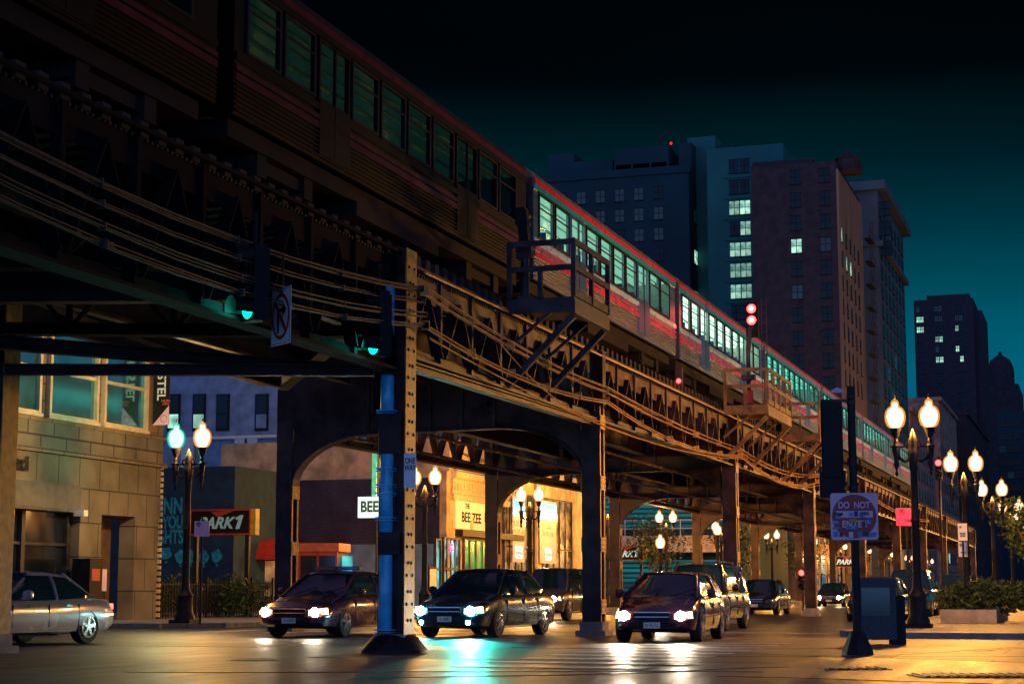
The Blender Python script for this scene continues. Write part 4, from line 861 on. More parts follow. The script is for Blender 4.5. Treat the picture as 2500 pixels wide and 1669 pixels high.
for i, (dx, dz, w_, h_, m) in enumerate(((-.26, .0, .09, .07, 'sticker_blue'), (-.05, .03, .08, .06, 'sticker_blue'), (.03, .04, .06, .09, 'sticker_dark'), (.13, .02, .11, .09, 'sticker_blue'), (-.3, -.1, .09, .05, 'sticker_blue'), (-.3, -.19, .1, .05, 'sticker_blue'),
                         (-.02, -.07, .14, .05, 'yellow'), (-.05, -.18, .18, .06, 'sticker_blue'), (.15, -.13, .05, .1, 'sticker_dark'), (.23, -.09, .07, .07, 'sticker_blue'), (-.31, -.29, .08, .09, 'sticker_blue'), (-.22, -.3, .05, .06, 'sticker_dark'), (-.06, -.3, .07, .09, 'white'), (.08, -.29, .07, .08, 'sticker_blue'), (.18, -.29, .08, .08, 'sticker_dark'), (.29, -.3, .13, .07, 'sticker_blue'))):
    mb = MB(); mb.prism([(dx-w_/2, zc_+dz-h_/2), (dx+w_/2, zc_+dz-h_/2+rnd.uniform(-.01, .01)), (dx+w_/2, zc_+dz+h_/2), (dx-w_/2, zc_+dz+h_/2)], 'XZ', -.1125-i*.0002, -.1105-i*.0001); mb.build('sticker', m, dn)
text('PSM', .075, (-.25, -.118, zc_+.035), FRONT, 'black', dn, bold=.002, ext=.001); text('VAE', .075, (.17, -.118, zc_+.045), FRONT, 'black', dn, bold=.002, ext=.001)

# one way sign on the corner lamp side
c = atd(1001, 1148, 29.7); ow = thing('one_way_sign', 'tall narrow white ONE WAY sign edge-on beside the riveted corner column', 'road sign', (c.x, c.y, c.z), R(20))
B(-.1, .1, -.006, .006, -.29, .29).build('panel', 'sign_white', ow); text('ONE\nWAY', .13, (0, -.009, .1), FRONT, 'black', ow, bold=.003, ext=.001, sx=.62)
B(-.12, .1, .0061, .09, .1, .16).build('bracket', 'iron', ow)

# newspaper box / utility cabinet and planter at right
c = atz(2145, 1572); nb_ = thing('newspaper_box', 'dark violet-blue newspaper box standing behind the signal pole base', 'newspaper box', (c.x, c.y, 0), R(14))
B(-.45, .32, -.3, .3, .1, 1.28).build('cabinet', 'sticker_dark', nb_); B(-.35, .2, -.325, -.301, .55, 1.1).build('display_window', 'shop_glass', nb_); B(.321, .5, -.25, .28, .0, .95).build('side_bin', 'black', nb_)
mb = MB()
for x, y in ((-.4, -.25), (.27, -.25), (-.4, .25), (.27, .25)): mb.bx(x-.03, x+.03, y-.03, y+.03, 0, .099)
mb.build('feet', 'black', nb_); text('NEWS', .13, (-.07, -.305, 1.18), FRONT, 'sticker_blue', nb_) if False else None
pl_ = thing('planter', 'low concrete planter box holding bushes right of the big street lamp', 'planter', (-3.4, 53, .13))
mb = MB(); mb.bx(-1.0, .55, -.45, -.3, 0, .38); mb.bx(-1.0, -.85, -.299, 6, 0, .38); mb.bx(.4, .55, -.299, 6, 0, .38); mb.build('box', 'concrete', pl_); B(-.849, .399, -.299, 6, 0, .3).build('soil', 'tie', pl_)
p2 = thing('planter', 'second concrete planter cut off by the right edge of the frame', 'planter', (-1.2, 52.6, .13)); mb = MB(); mb.bx(-.5, 1.8, -.45, 6, 0, .4); mb.build('box', 'concrete', p2)
for i, (x, y, r, lb) in enumerate(((-4.0, 53.8, .55, 'bush at the left end of the planter next to the lamp post'), (-3.3, 54, .6, 'middle bush in the planter on the right'), (-2.6, 54.6, .6, 'bushy shrub between the two planters'), (-1.7, 54, .65, 'tallest bush at the right edge of the frame'), (-3.6, 57, .7, 'bush at the back of the planter under the lamps'))):
    shrub((x, y, .4), (r*1.2, r, r*.85), lb, 1100, 'leaf', .075, 'bushes in the planters')
# small newspaper things by stone building
c = atz(215, 1500); B0 = thing('vending_box', 'dark vending box with red panel against the stone pilaster', 'newspaper box', (c.x+.2, c.y, .13)); 
c = atX(213, 1400, LB+.4); B0.location = (c.x, c.y, .13); B(-.3, .3, -.35, .35, 0, 1.85).build('cabinet', 'black', B0); B(.301, .31, -.25, .2, 1.2, 1.55).build('red_panel', 'red', B0)
c = atX(243, 1400, LB+.4); B1 = thing('notice_board', 'pale narrow notice board right of the dark vending box', 'notice board', (c.x, c.y, .13)); B(-.1, .1, -.2, .2, 0, .9).build('post', 'black', B1); B(-.12, .12, -.22, .22, .901, 1.55).build('board', 'sign_pink', B1)

# ------------------------------------------------------------------ cars
def carpaint(nm, c, r=.25, met=.3): M[nm] = mat(nm, c, r, met, .05, 2, coat=1.0); return nm
for nm, c in (('paint_black', (.03, .03, .04)), ('paint_navy', (.015, .045, .07)), ('paint_maroon', (.09, .02, .04)), ('paint_silver', (.42, .41, .44)), ('paint_grey', (.12, .09, .08))): carpaint(nm, c)
def lerp(a, b, t): return a+(b-a)*t
def interp(tab, x):
    for i in range(len(tab)-1):
        if x <= tab[i+1][0]:
            t = (x-tab[i][0])/(tab[i+1][0]-tab[i][0]); t = t*t*(3-2*t) if len(tab[i]) > 2 else t; return lerp(tab[i][1], tab[i+1][1], t)
    return tab[-1][1]
def car(label, loc, rz, paint, L=4.8, W=1.84, H=1.46, kind='sedan', lights='head_warm', on=(1, 1), lightbar=False, rack=False, fog=False, plate='IL 4172', energy=60, cat='car', lcol=(1, .82, .55), grp=None, name='parked_car', spokes=5, spot=70, aim=0, only=None):
    t = thing(name, label, cat, loc, rz, grp)
    r = .33 if kind != 'suv' else .38; gr = .2 if kind != 'suv' else .26; hw = W/2
    belt = H*.64 if kind != 'suv' else H*.6; hood = belt-.05 if kind != 'suv' else belt-.02
    # x: front = +L/2
    f = L/2
    if kind == 'sedan': top = [(-f, belt*.86, 1), (-f+.12, belt-.02, 1), (-f+.9, belt+.04, 1), (0, belt, 1), (f-1.35, belt-.0, 1), (f-.5, hood-.12, 1), (f-.1, hood-.28, 1), (f, hood-.42, 1)]; gh = [(-f+.75, 0), (-f+1.45, .93), (-f+2.0, 1), (-f+2.6, 1), (f-2.1, .93), (f-1.15, 0)]
    elif kind == 'hatch': top = [(-f, belt*.9, 1), (-f+.12, belt, 1), (-f+.9, belt+.05, 1), (0, belt, 1), (f-1.1, belt, 1), (f-.4, hood-.12, 1), (f-.08, hood-.28, 1), (f, hood-.42, 1)]; gh = [(-f+.12, 0), (-f+.5, .86), (-f+1.1, .98), (-f+1.9, 1), (f-1.85, .95), (f-.95, 0)]
    else: top = [(-f, belt*.95, 1), (-f+.1, belt, 1), (0, belt, 1), (f-1.3, belt, 1), (f-.3, hood-.08, 1), (f-.05, hood-.2, 1), (f, hood-.4, 1)]; gh = [(-f+.06, 0), (-f+.28, .95), (-f+.9, 1), (-f+2.4, 1), (f-1.9, .97), (f-1.25, 0)]
    wid = [(-f, hw*.86, 1), (-f+.35, hw*.97, 1), (-f+1.2, hw, 1), (f-1.2, hw, 1), (f-.4, hw*.95, 1), (f-.1, hw*.84, 1), (f, hw*.74, 1)]
    xs = [-f, -f+.04, -f+.12]+[-f+.25+i*(L-.5)/22 for i in range(23)]+[f-.12, f-.04, f]
    vs = []; ringn = 0
    for x in xs:
        w_ = interp(wid, x); zt = interp(top, x); zb = gr+.05 if abs(x) < f-.3 else gr+.05+.1*((abs(x)-f+.3)/.3)
        half = [(w_*.8, zb-.03), (w_*.95, zb+.0), (w_*.985, zb+.12), (w_, zb+(zt-zb)*.45), (w_*.995, zb+(zt-zb)*.62), (w_*.955, zt-.1), (w_*.9, zt-.03), (w_*.78, zt+.0), (w_*.4, zt+.03)]
        ring = [(x, y, z) for y, z in half]+[(x, 0, zt+.04)]+[(x, -y, z) for y, z in half[::-1]]; ringn = len(ring); vs += ring
    fs = []
    for i in range(len(xs)-1):
        for j in range(ringn): fs.append((i*ringn+j, i*ringn+(j+1) % ringn, (i+1)*ringn+(j+1) % ringn, (i+1)*ringn+j))
    fs += [tuple(range(ringn)), tuple(range((len(xs)-1)*ringn, len(xs)*ringn))]
    body = MB().add(vs, fs).build('body', paint, t, True)
    wb = L*.29
    # wheel arches cut from the body
    cut = MB()
    for x in (-wb, wb+.02): cut.lathe([(r+.075, -hw-.2), (r+.075, hw+.2)], (x, 0, r), 28, 'y')
    co_ = cut.build('cut', 'black'); md = body.modifiers.new('b', 'BOOLEAN'); md.object = co_; md.operation = 'DIFFERENCE'; md.solver = 'EXACT'
    dg = bpy.context.evaluated_depsgraph_get(); dg.update(); nm = bpy.data.meshes.new_from_object(body.evaluated_get(dg)); body.modifiers.clear(); body.data = nm; nm.materials.clear(); nm.materials.append(M[paint]); bpy.data.objects.remove(co_)
    for p in nm.polygons: p.use_smooth = True
    try: nm.set_sharp_from_angle(angle=R(38))
    except Exception: pass
    B(-wb-.5, wb+.5, -hw*.7, hw*.7, gr, gr+.25).build('underbody', 'dark', t)
    # greenhouse
    gx0, gx1 = gh[0][0], gh[-1][0]; n = 18; vs = []; rv_ = []; hz_ = H
    gxs = sorted(set([gx0+(gx1-gx0)*i/n for i in range(n+1)]+[g_[0] for g_ in gh]))
    def gring(x, gro=0):
        k_ = interp(gh, x); zb_ = interp(top, x)-.02; zt = zb_+(hz_-zb_)*k_; w0 = interp(wid, x)*.93+gro; w1 = lerp(w0, hw*.7+gro, min(1, k_))
        wm = lerp(w0, w1, .5)
        return [(x, w0, zb_), (x, wm+.015, lerp(zb_, zt, .5)), (x, w1+.01, lerp(zb_, zt, .9)), (x, w1*.9, zt+gro), (x, w1*.5, zt+.02+gro), (x, 0, zt+.025+gro), (x, -w1*.5, zt+.02+gro), (x, -w1*.9, zt+gro), (x, -w1-.01, lerp(zb_, zt, .9)), (x, -wm-.015, lerp(zb_, zt, .5)), (x, -w0, zb_)]
    for x in gxs: vs += gring(x)
    q = 11; fs = [(i*q+j, i*q+(j+1) % q, (i+1)*q+(j+1) % q, (i+1)*q+j) for i in range(len(gxs)-1) for j in range(q)]
    MB().add(vs, fs+[tuple(range(q)), tuple(range((len(gxs)-1)*q, len(gxs)*q))]).build('windows', 'carglass', t, True)
    # roof skin + pillars over the glass
    ra, rb_ = gh[1][0]-.02, gh[-2][0]+.05; rx = [ra+(rb_-ra)*i/12 for i in range(13)]; vs = []
    for x in rx: g_ = gring(x, .012); vs += [Vector(p_)+Vector((0, 0, .004)) for p_ in g_[2:9]]
    MB().add(vs, [(i*7+j, i*7+j+1, (i+1)*7+j+1, (i+1)*7+j) for i in range(12) for j in range(6)]).build('roof', paint, t, True)
    def pil(pts, r_): MB().tube(pts, r_, 6).build('pillar', paint, t, True)
    for s in (1, -1):
        def ptg(x, idx): g_ = gring(x, .01)[idx]; return (g_[0], g_[1]*s, g_[2])
        fr_ = [gh[-1][0]-(gh[-1][0]-gh[-2][0])*u for u in (0, .5, 1)]; pil([ptg(x, 3) for x in fr_], .035)
        re_ = [gh[0][0]+(gh[1][0]-gh[0][0])*u for u in (0, .5, 1)]; pil([ptg(x, 3) for x in re_], .05)
        for xm in ((ra+rb_)/2-.05,)+((ra+.75,) if kind != 'sedan' else ()): pil([ptg(xm, 0), ptg(xm, 1), ptg(xm, 2)], .035)
    for x in (-wb, wb+.02):
        for s in (-1, 1):
            y = s*(hw-.12); ty = MB(); ty.lathe([(r*.62, -.1), (r*.95, -.11), (r, -.08), (r, .08), (r*.95, .11), (r*.62, .1)], (x, y, r), 28, 'y'); wh = ty.build('wheel', 'tyre', t, True)
            rm = MB(); rm.lathe([(r*.64, 0), (r*.64, .02), (r*.58, .022), (r*.56, 0)], (x, y+s*.1 if s > 0 else y-.12, r), 24, 'y')
            yy = y+s*.115
            for k_ in range(spokes): a = 2*math.pi*k_/spokes+.4; rm.bar((x, yy, r), (x+r*.6*math.cos(a), yy-s*.01, r+r*.6*math.sin(a)), .06, .03, (0, 1, 0))
            rm.lathe([(.06, -.015), (.05, .015)], (x, yy, r), 12, 'y'); rm.build('rim', 'rim', wh)
            dk_ = MB(); dk_.lathe([(r*.62, -.06), (r*.62, .06)], (x, y, r), 20, 'y'); dk_.build('brake', 'dark', wh)
    zf = hood-.33
    gm = MB(); gm.bx(f-.06, f+.012, -hw*.42, hw*.42, zf-.1, zf+.08); g_ = gm.build('grille', 'black', t); cm = MB()
    cm.bx(f+.0121, f+.025, -hw*.43, hw*.43, zf+.07, zf+.09); cm.bx(f+.0121, f+.02, -hw*.4, hw*.4, zf-.02, zf-.005); cm.build('grille_trim', 'chrome', g_)
    lw = MB(); lw.bx(f-.05, f+.014, -hw*.55, hw*.55, gr+.1, gr+.2); lw.build('lower_intake', 'black', t)
    B(f+.0142, f+.026, -.17, .17, zf-.24, zf-.12).build('number_plate', 'white', t); text(plate, .09, (f+.03, 0, zf-.18), EAST, 'black', t, ext=.001)
    MB().bx(f+.002, f+.02, -hw*.66, hw*.66, zf-.125, zf-.112).build('bumper_seam', 'black', t)
    for s in (1, -1): MB().tube([(f-.15, s*hw*.62, interp(top, f-.15)+.012), (f-.6, s*hw*.66, interp(top, f-.6)+.012), (gh[-1][0]+.05, s*hw*.7, interp(top, gh[-1][0])+.012)], .006, 4).build('bonnet_seam', 'black', t)
    for yy in (-.45, .25): MB().tube([(gh[-1][0]+.02, yy, interp(top, gh[-1][0])+.05), (gh[-1][0]-.25, yy+.45, interp(top, gh[-1][0])+.2)], .008, 4).build('wiper', 'black', t)
    for i, s in enumerate((1, -1)):
        hl = MB(); hx = f-.09; pts = [(hw*.52*s, zf-.06), (hw*.52*s, zf+.05), (hw*.86*s, zf+.1), (hw*.9*s, zf-.04)]
        vs = [(f+.008, pts[0][0], pts[0][1]), (f+.008, pts[1][0], pts[1][1]), (f-.2, pts[2][0], pts[2][1]), (f-.17, pts[3][0], pts[3][1])]; bk = [(x-.12, y, z) for x, y, z in vs]
        hl.add(vs+bk, [(0, 1, 2, 3), (4, 7, 6, 5), (0, 4, 5, 1), (1, 5, 6, 2), (2, 6, 7, 3), (3, 7, 4, 0)]); ho = hl.build('headlight', 'chrome' if not on[i] else 'lens_teal' if lights == 'head_teal' else 'lens_warm', t)
        if on[i]:
            bl = MB(); bl.lathe([(.105, 0), (.095, .03), (.06, .05), (.005, .06)], (f-.035, hw*.66*s, zf), 14, 'x'); bl.build('bulb', lights, ho, True)
            am = MB(); am.lathe([(.04, 0), (.03, .03), (.005, .04)], (f-.12, hw*.83*s, zf+.01), 10, 'x'); am.build('turn_lamp', 'amber', ho)
            if energy and only in (None, s):
                la = bpy.data.lights.new('headlight_beam', 'SPOT'); la.energy = energy; la.color = lcol; la.spot_size = R(75); la.spot_blend = .8; la.shadow_soft_size = .06
                lo = bpy.data.objects.new('headlight_beam', la); COL.objects.link(lo); lo.parent = ho; lo.location = (f+.06, hw*.66*s, zf); la.spot_size = R(spot); lo.rotation_euler = Vector((1, aim, -.06)).to_track_quat('-Z', 'Y').to_euler()
            if fog:
                fo = MB(); fo.lathe([(.05, 0), (.04, .02), (.005, .03)], (f+.0, hw*.62*s, gr+.14), 10, 'x'); fo.build('fog_lamp', lights, t)
        mi = MB(); mx_ = gh[-1][0]-.45; mi.lathe([(.03, -.1), (.09, -.07), (.1, 0), (.08, .07), (.03, .09)], (mx_, s*(hw+.09), belt+.08), 8, 'y'); mi.bar((mx_, s*hw*.9, belt+.0), (mx_, s*(hw+.05), belt+.06), .04, .03); mi.build('mirror', paint, t, True)
        B(-f-.01, -f+.12, min(s*hw*.5, s*hw*.84), max(s*hw*.5, s*hw*.84), belt-.22, belt-.1).build('taillight', 'tail', t)
        for dx in (.35, -.75): B(dx, dx+.18, min(s*hw*1.0, s*(hw+.03)), max(s*hw*1.0, s*(hw+.03)), belt-.14, belt-.11).build('door_handle', 'chrome', t)
        for dx in (.95, -.1, -1.0): MB().bx(dx, dx+.008, min(s*hw*.97, s*(hw+.003)), max(s*hw*.97, s*(hw+.003)), gr+.15, belt-.1).build('door_seam', 'black', t)
    if lightbar:
        lb_ = MB(); zc2 = H+.03; lb_.bx(-.15, .12, -.6, .6, zc2+.02, zc2+.11); lo_ = lb_.build('light_bar', 'sticker_dark', t); B(.121, .135, -.55, -.05, zc2+.04, zc2+.09).build('red_lens', 'red', lo_); B(.121, .135, .05, .55, zc2+.04, zc2+.09).build('blue_lens', 'sticker_blue', lo_)
    if rack:
        for s in (-1, 1): MB().tube([(-1.5, s*hw*.6, H+.02), (-1.3, s*hw*.6, H+.09), (.4, s*hw*.6, H+.09), (.6, s*hw*.6, H+.02)], .022, 6).build('roof_rail', 'chrome', t)
    return t
def front(px, py, L, hd):   # front-centre ground point -> car centre, heading hd (world angle of travel)
    g = atz(px, py); return (g.x-math.cos(hd)*L/2, g.y-math.sin(hd)*L/2, 0)
SH = -math.pi/2
S_ = 'cars stopped at the crossing'
h = SH+R(-2); car('dark maroon police sedan with a light bar on its roof and amber turn lamps', front(705, 1556, 5.0, h), h, 'paint_maroon', 5.0, 1.86, 1.47, lightbar=True, plate='R 3757', energy=40, grp=S_, name='police_car', cat='police car')
h = SH+R(-4); car('black sedan with dazzling teal-white headlights right of the corner column', front(1085, 1556, 4.85, h), h, 'paint_navy', 4.85, 1.85, 1.52, lights='head_teal', fog=True, plate='K 008', energy=4200, spot=44, aim=.34, only=1, lcol=(.05, 1, .75), grp=S_, name='sedan', on=(1, 1))
h = SH; car('brown-grey suv with headlights on, behind and right of the black sedan', front(1308, 1514, 4.7, h), h, 'paint_grey', 4.7, 1.9, 1.82, 'suv', energy=40, grp=S_, on=(1, 1), name='suv', cat='suv')
h = SH+R(2); car('small dark hatchback with two dazzling warm headlights in the right-hand lane', front(1592, 1568, 4.2, h), h, 'paint_maroon', 4.2, 1.78, 1.42, 'hatch', energy=500, grp=S_, name='hatchback')
h = SH; car('black suv with silver roof rails close behind the small hatchback', (-10.35, 48.3, 0), h, 'paint_black', 4.7, 1.9, 1.72, 'suv', rack=True, energy=20, grp=S_, name='suv', cat='suv', on=(0, 1))
a = atz(45, 1579); b_ = atz(232, 1571); d = (a-b_); hd = math.atan2(d.y, d.x); m_ = (a+b_)/2; m_.x -= math.sin(-hd)*0
car('silver coupe with five-spoke rims at the far left edge of the frame', (m_.x-1.2, m_.y+.15, 0), hd, 'paint_silver', 4.5, 1.8, 1.38, 'sedan', on=(0, 0), energy=0, name='coupe')
car('dark car whose roof shows behind the silver coupe at the left edge', (-24.5, 36, 0), SH, 'paint_black', 4.6, 1.8, 1.42, 'sedan', on=(0, 0), energy=0)
P_ = 'cars parked or waiting down the avenue'
car('black sedan waiting beyond the viaduct columns, behind the small hatchback to its right', (-14.3, 79.5, 0), SH, 'paint_black', 4.7, 1.85, 1.5, 'sedan', on=(0, 0), energy=0, grp=P_)
car('black parked sedan with gold-lit side next to the newspaper box', (-7.3, 63, 0), SH, 'paint_black', 4.7, 1.85, 1.47, 'sedan', on=(0, 0), energy=0, grp=P_)
car('dark parked suv behind the big twin-globe lamp post', (-7.3, 74, 0), SH, 'paint_navy', 4.8, 1.9, 1.85, 'suv', on=(0, 0), energy=0, grp=P_)
car('dark van-like suv parked far down by the right kerb', (-7.2, 96, 0), SH, 'paint_grey', 4.8, 1.9, 1.85, 'suv', on=(0, 0), energy=0, grp=P_)
car('far car with headlights on in the middle lane', (-16.6, 118, 0), SH, 'paint_black', 4.7, 1.85, 1.5, 'sedan', energy=0, grp=P_, on=(1, 1))

# ------------------------------------------------------------------ trees down the street
def tree(x, y, h, r, label, n=1500, m='leaf2'):
    t = thing('street_tree', label, 'tree', (x, y, .13), 0, 'street trees'); rn = random.Random(int(x*13+y)); tk = MB(); tk.tube([(0, 0, 0), (.05, 0, h*.3), (0, .05, h*.5)], .14, 8, .08)
    cr = MB(); 
    for i in range(11):
        a = rn.uniform(0, 6.28); q = rn.uniform(.25, .8)*r; z = h*rn.uniform(.45, .9); tk.tube([(0, 0, h*.45), (q*math.cos(a)*.5, q*math.sin(a)*.5, h*.5+(z-h*.5)*.6), (q*math.cos(a), q*math.sin(a), z)], .05, 5, .015)
        leaves(cr, (q*math.cos(a), q*math.sin(a), z), (r*.5, r*.5, r*.42), n//11, .13, rn)
    tk.build('trunk', 'bark', t); cr.build('crown', m, t)
tree(-27.2, 112, 6, 2.2, 'leafy street tree behind the red-edged parking sign'); tree(-27, 138, 6.5, 2.5, 'dark street tree beyond the farther parking sign', m='leaf'); tree(-26.8, 170, 6, 2.4, 'far street tree under the viaduct near the tiny parking sign', m='leaf')
tree(-3, 86, 5.2, 1.9, 'street tree behind the planter, under the receding lamps', m='leaf'); tree(-2.9, 108, 5.2, 1.9, 'farther street tree on the right-hand sidewalk', m='leaf2')

# ------------------------------------------------------------------ distant buildings
def facade_windows(t, cols, rows, face, w_, h_, lit=(), X=None, Y=None, dim=(), m='win_dark', n_max=98, sill=True):
    cache = {}
    k_ = 0
    for ci, c_ in enumerate(cols):
        for ri, z in enumerate(rows):
            if k_ >= n_max: return
            mm = 'win_lit' if (ci, ri) in lit else 'win_dim' if (ci, ri) in dim else m
            if mm not in cache:
                f = MB()
                if face == 'S': f.bx(-w_/2-.1, w_/2+.1, -.12, -.003, -h_/2-.14, -h_/2); f.bx(-w_/2-.1, w_/2+.1, -.08, -.003, h_/2, h_/2+.1); f.bx(-.04, .04, -.09, -.07, -h_/2, h_/2); f.bx(-w_/2, w_/2, -.09, -.071, -.04, .04); f.bx(-w_/2, w_/2, -.069, -.002, -h_/2, h_/2)
                else: f.bx(.003, .12, -w_/2-.1, w_/2+.1, -h_/2-.14, -h_/2); f.bx(.07, .09, -.04, .04, -h_/2, h_/2); f.bx(.071, .09, -w_/2, w_/2, -.04, .04); f.bx(.002, .069, -w_/2, w_/2, -h_/2, h_/2)
                o = f.build('window', 'dark', t); o.data.materials.append(M[mm]); o.data.polygons; n = len(o.data.polygons)
                for p in list(o.data.polygons)[n-6:]: p.material_index = 1
                cache[mm] = o; first = True
            else: o = cache[mm].copy(); COL.objects.link(o)
            o.location = Vector((c_ if face == 'S' else X, Y if face == 'S' else c_, z))-t.location; k_ += 1
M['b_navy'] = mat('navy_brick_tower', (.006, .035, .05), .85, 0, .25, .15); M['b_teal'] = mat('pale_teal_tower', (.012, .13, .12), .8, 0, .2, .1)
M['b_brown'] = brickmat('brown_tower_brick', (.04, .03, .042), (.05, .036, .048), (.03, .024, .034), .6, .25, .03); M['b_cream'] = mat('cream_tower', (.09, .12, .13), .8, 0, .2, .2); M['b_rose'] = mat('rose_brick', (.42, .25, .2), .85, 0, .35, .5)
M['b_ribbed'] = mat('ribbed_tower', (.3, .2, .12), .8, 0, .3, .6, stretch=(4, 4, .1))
def wx(px, Y): return atY(px, 1200, Y).x
def zof(py, zc): return (1440-py)*zc/4392+H_CAM
# T1 navy block
Y1 = 245; zc1 = 252; t1 = thing('tower_block', 'dark navy brick block with rooftop sheds, left of the pale teal tower', 'building', (wx(1600, Y1), Y1, 0))
xa, xb = wx(1250, Y1), wx(1692, Y1); B(xa, xb, Y1, Y1+26, 0, zof(392, zc1)).build('wall', 'b_navy', t1, world=True)
mb = MB(); zr = zof(392, zc1)
mb.bx(wx(1330, Y1), wx(1395, Y1), Y1+2, Y1+10, zr, zof(325, zc1)); mb.bx(wx(1395, Y1), wx(1493, Y1), Y1+2, Y1+8, zr, zof(350, zc1)); mb.bx(wx(1502, Y1), wx(1638, Y1), Y1+1, Y1+9, zr+1.2, zof(330, zc1)); mb.bx(wx(1660, Y1), wx(1692, Y1), Y1+2, Y1+12, zr, zof(322, zc1))
for px in (1503, 1546, 1592, 1636): mb.bx(wx(px, Y1)-.15, wx(px, Y1)+.15, Y1+1, Y1+1.4, zr, zr+1.2)
for px in (1536, 1560, 1582): mb.bx(wx(px, Y1)-.08, wx(px, Y1)+.08, Y1+5, Y1+5.2, zof(330, zc1), zof(312, zc1))
mb.build('roof_shed', 'b_navy', t1, world=True); B(xa, xb+.3, Y1-.35, Y1-.003, zr-.9, zr+.2).build('parapet', 'b_navy', t1, world=True)
rows = [zof(454+i*52.5, zc1) for i in range(8)]
facade_windows(t1, [wx(p_, Y1) for p_ in (1375, 1423, 1471, 1519, 1567, 1616)], rows, 'S', 1.3, 1.75, lit=(), dim=((1, 0), (2, 0), (4, 1), (5, 1), (4, 0), (3, 0), (2, 1), (5, 2), (4, 2), (3, 1)), Y=Y1, m='win_dark')
for q_ in ((1471, 0),): pass
facade_windows(t1, [Y1+4, Y1+9.5, Y1+17, Y1+22], rows, 'E', 1.6, 2.0, lit=((0, 3), (0, 5), (0, 7)), dim=((0, 1), (1, 3)), X=xb, m='win_dark')
bl = thing('beacon_light', 'small reddish aircraft warning light on the roof of the navy block', 'beacon', (wx(1643, Y1), Y1+1.5, zof(330, zc1))); MB().tube([(0, 0, -1.5), (0, 0, .2)], .08).build('pole', 'black', bl); MB().lathe([(.1, .2), (.2, .4), (.1, .6)], n=8).build('light', 'tail', bl)
# T2 teal tower
Y2 = 240; zc2 = 241; t2 = thing('tower_block', 'pale teal tower with lit window pairs between two dark blocks', 'building', (wx(1790, Y2), Y2, 0))
xa, xb = wx(1738, Y2), wx(1930, Y2); B(xa, xb, Y2, Y2+20, 0, zof(325, zc2)).build('wall', 'b_teal', t2, world=True)
mb = MB(); mb.bx(wx(1758, Y2), wx(1805, Y2), Y2+1, Y2+6, zof(325, zc2), zof(312, zc2)); mb.bx(wx(1820, Y2), wx(1845, Y2), Y2+1, Y2+6, zof(325, zc2), zof(322, zc2)); mb.build('roof_shed', 'b_navy', t2, world=True)
lit = [(0, 2), (1, 2), (1, 3), (0, 4), (1, 4), (0, 5), (1, 5), (0, 6), (1, 6)]
facade_windows(t2, [wx(1805, Y2), wx(1832, Y2)], [zof(376+i*53.6, zc2) for i in range(10)], 'S', 1.35, 1.9, lit=lit, Y=Y2)
mb = MB()
for i in range(10): z_ = zof(404+i*53.6, zc2); B(wx(1780, Y2), wx(1845, Y2), Y2-.25, Y2-.003, z_-.12, z_+.12).build('string_course', 'b_teal', t2, world=True)
B(wx(1690, 250), wx(1760, 250), 250, 268, 0, zof(340, 262)).build('wing', 'b_teal', t2, world=True)
# T3 brown tower
Y3 = 218; zc3 = 218.5; t3 = thing('tower_block', 'tall dark brown brick tower with one bright window, its street side lit gold', 'building', (wx(1980, Y3), Y3, 0))
xa, xb = wx(1848, Y3), LB-.2; zr3 = zof(378, zc3); B(xa, xb, Y3, Y3+24, 0, zr3).build('wall', 'b_brown', t3, world=True)
mb = MB(); mb.bx(xa, wx(2000, Y3), Y3+1, Y3+8, zr3, zr3+.8); mb.bx(wx(2043, Y3), wx(2106, Y3), Y3+6, Y3+9, zr3, zof(392, zc3)+2); mb.build('roof_shed', 'b_brown', t3, world=True)
wt = MB(); cx_ = wx(2080, Y3); wt.lathe([(1.25, zr3-.6), (1.3, zr3+.9), (1.65, zr3+1.0), (.45, zr3+1.7), (.4, zr3+2.1), (.1, zr3+2.2)], (cx_, Y3+4, 0), 10); wt.build('water_tank', 'b_brown', t3, world=True, smooth=True)
facade_windows(t3, [wx(1958, Y3), wx(2031, Y3)], [zof(414+i*58.3, zc3) for i in range(12)], 'S', 1.25, 1.7, lit=((0, 3),), dim=((0, 5), (1, 3)), Y=Y3)
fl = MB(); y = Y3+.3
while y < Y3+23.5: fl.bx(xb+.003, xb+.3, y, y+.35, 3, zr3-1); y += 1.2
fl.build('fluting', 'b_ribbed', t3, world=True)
facade_windows(t3, [Y3+2+i*4 for i in range(5)], [zof(560+i*60, zc3) for i in range(7)], 'E', .6, 1.8, X=xb+.3, lit=((0, 0), (1, 1), (2, 1)), dim=((3, 5), (4, 5)))
# fire escape
fe2 = thing('fire_escape', 'black zigzag iron fire escape down the gap beside the brown tower', 'fire escape', (LB+.6, 245, 0)); mb = MB()
for i in range(15):
    z_ = 4+i*3.2; mb.bx(LB+.1, LB+1.0, 243, 248, z_, z_+.06)
    for y_ in (243, 245.5, 248): mb.bar((LB+1.0, y_, z_), (LB+1.0, y_, z_+1.1), .05, .05)
    mb.bar((LB+1.0, 243, z_+1.1), (LB+1.0, 248, z_+1.1), .05, .05)
    for dx_ in (.6, .95): mb.bar((LB+dx_, 243.5, z_), (LB+dx_, 247.5, z_+3.2), .05, .08)
mb.build('landings', 'iron', fe2, world=True)
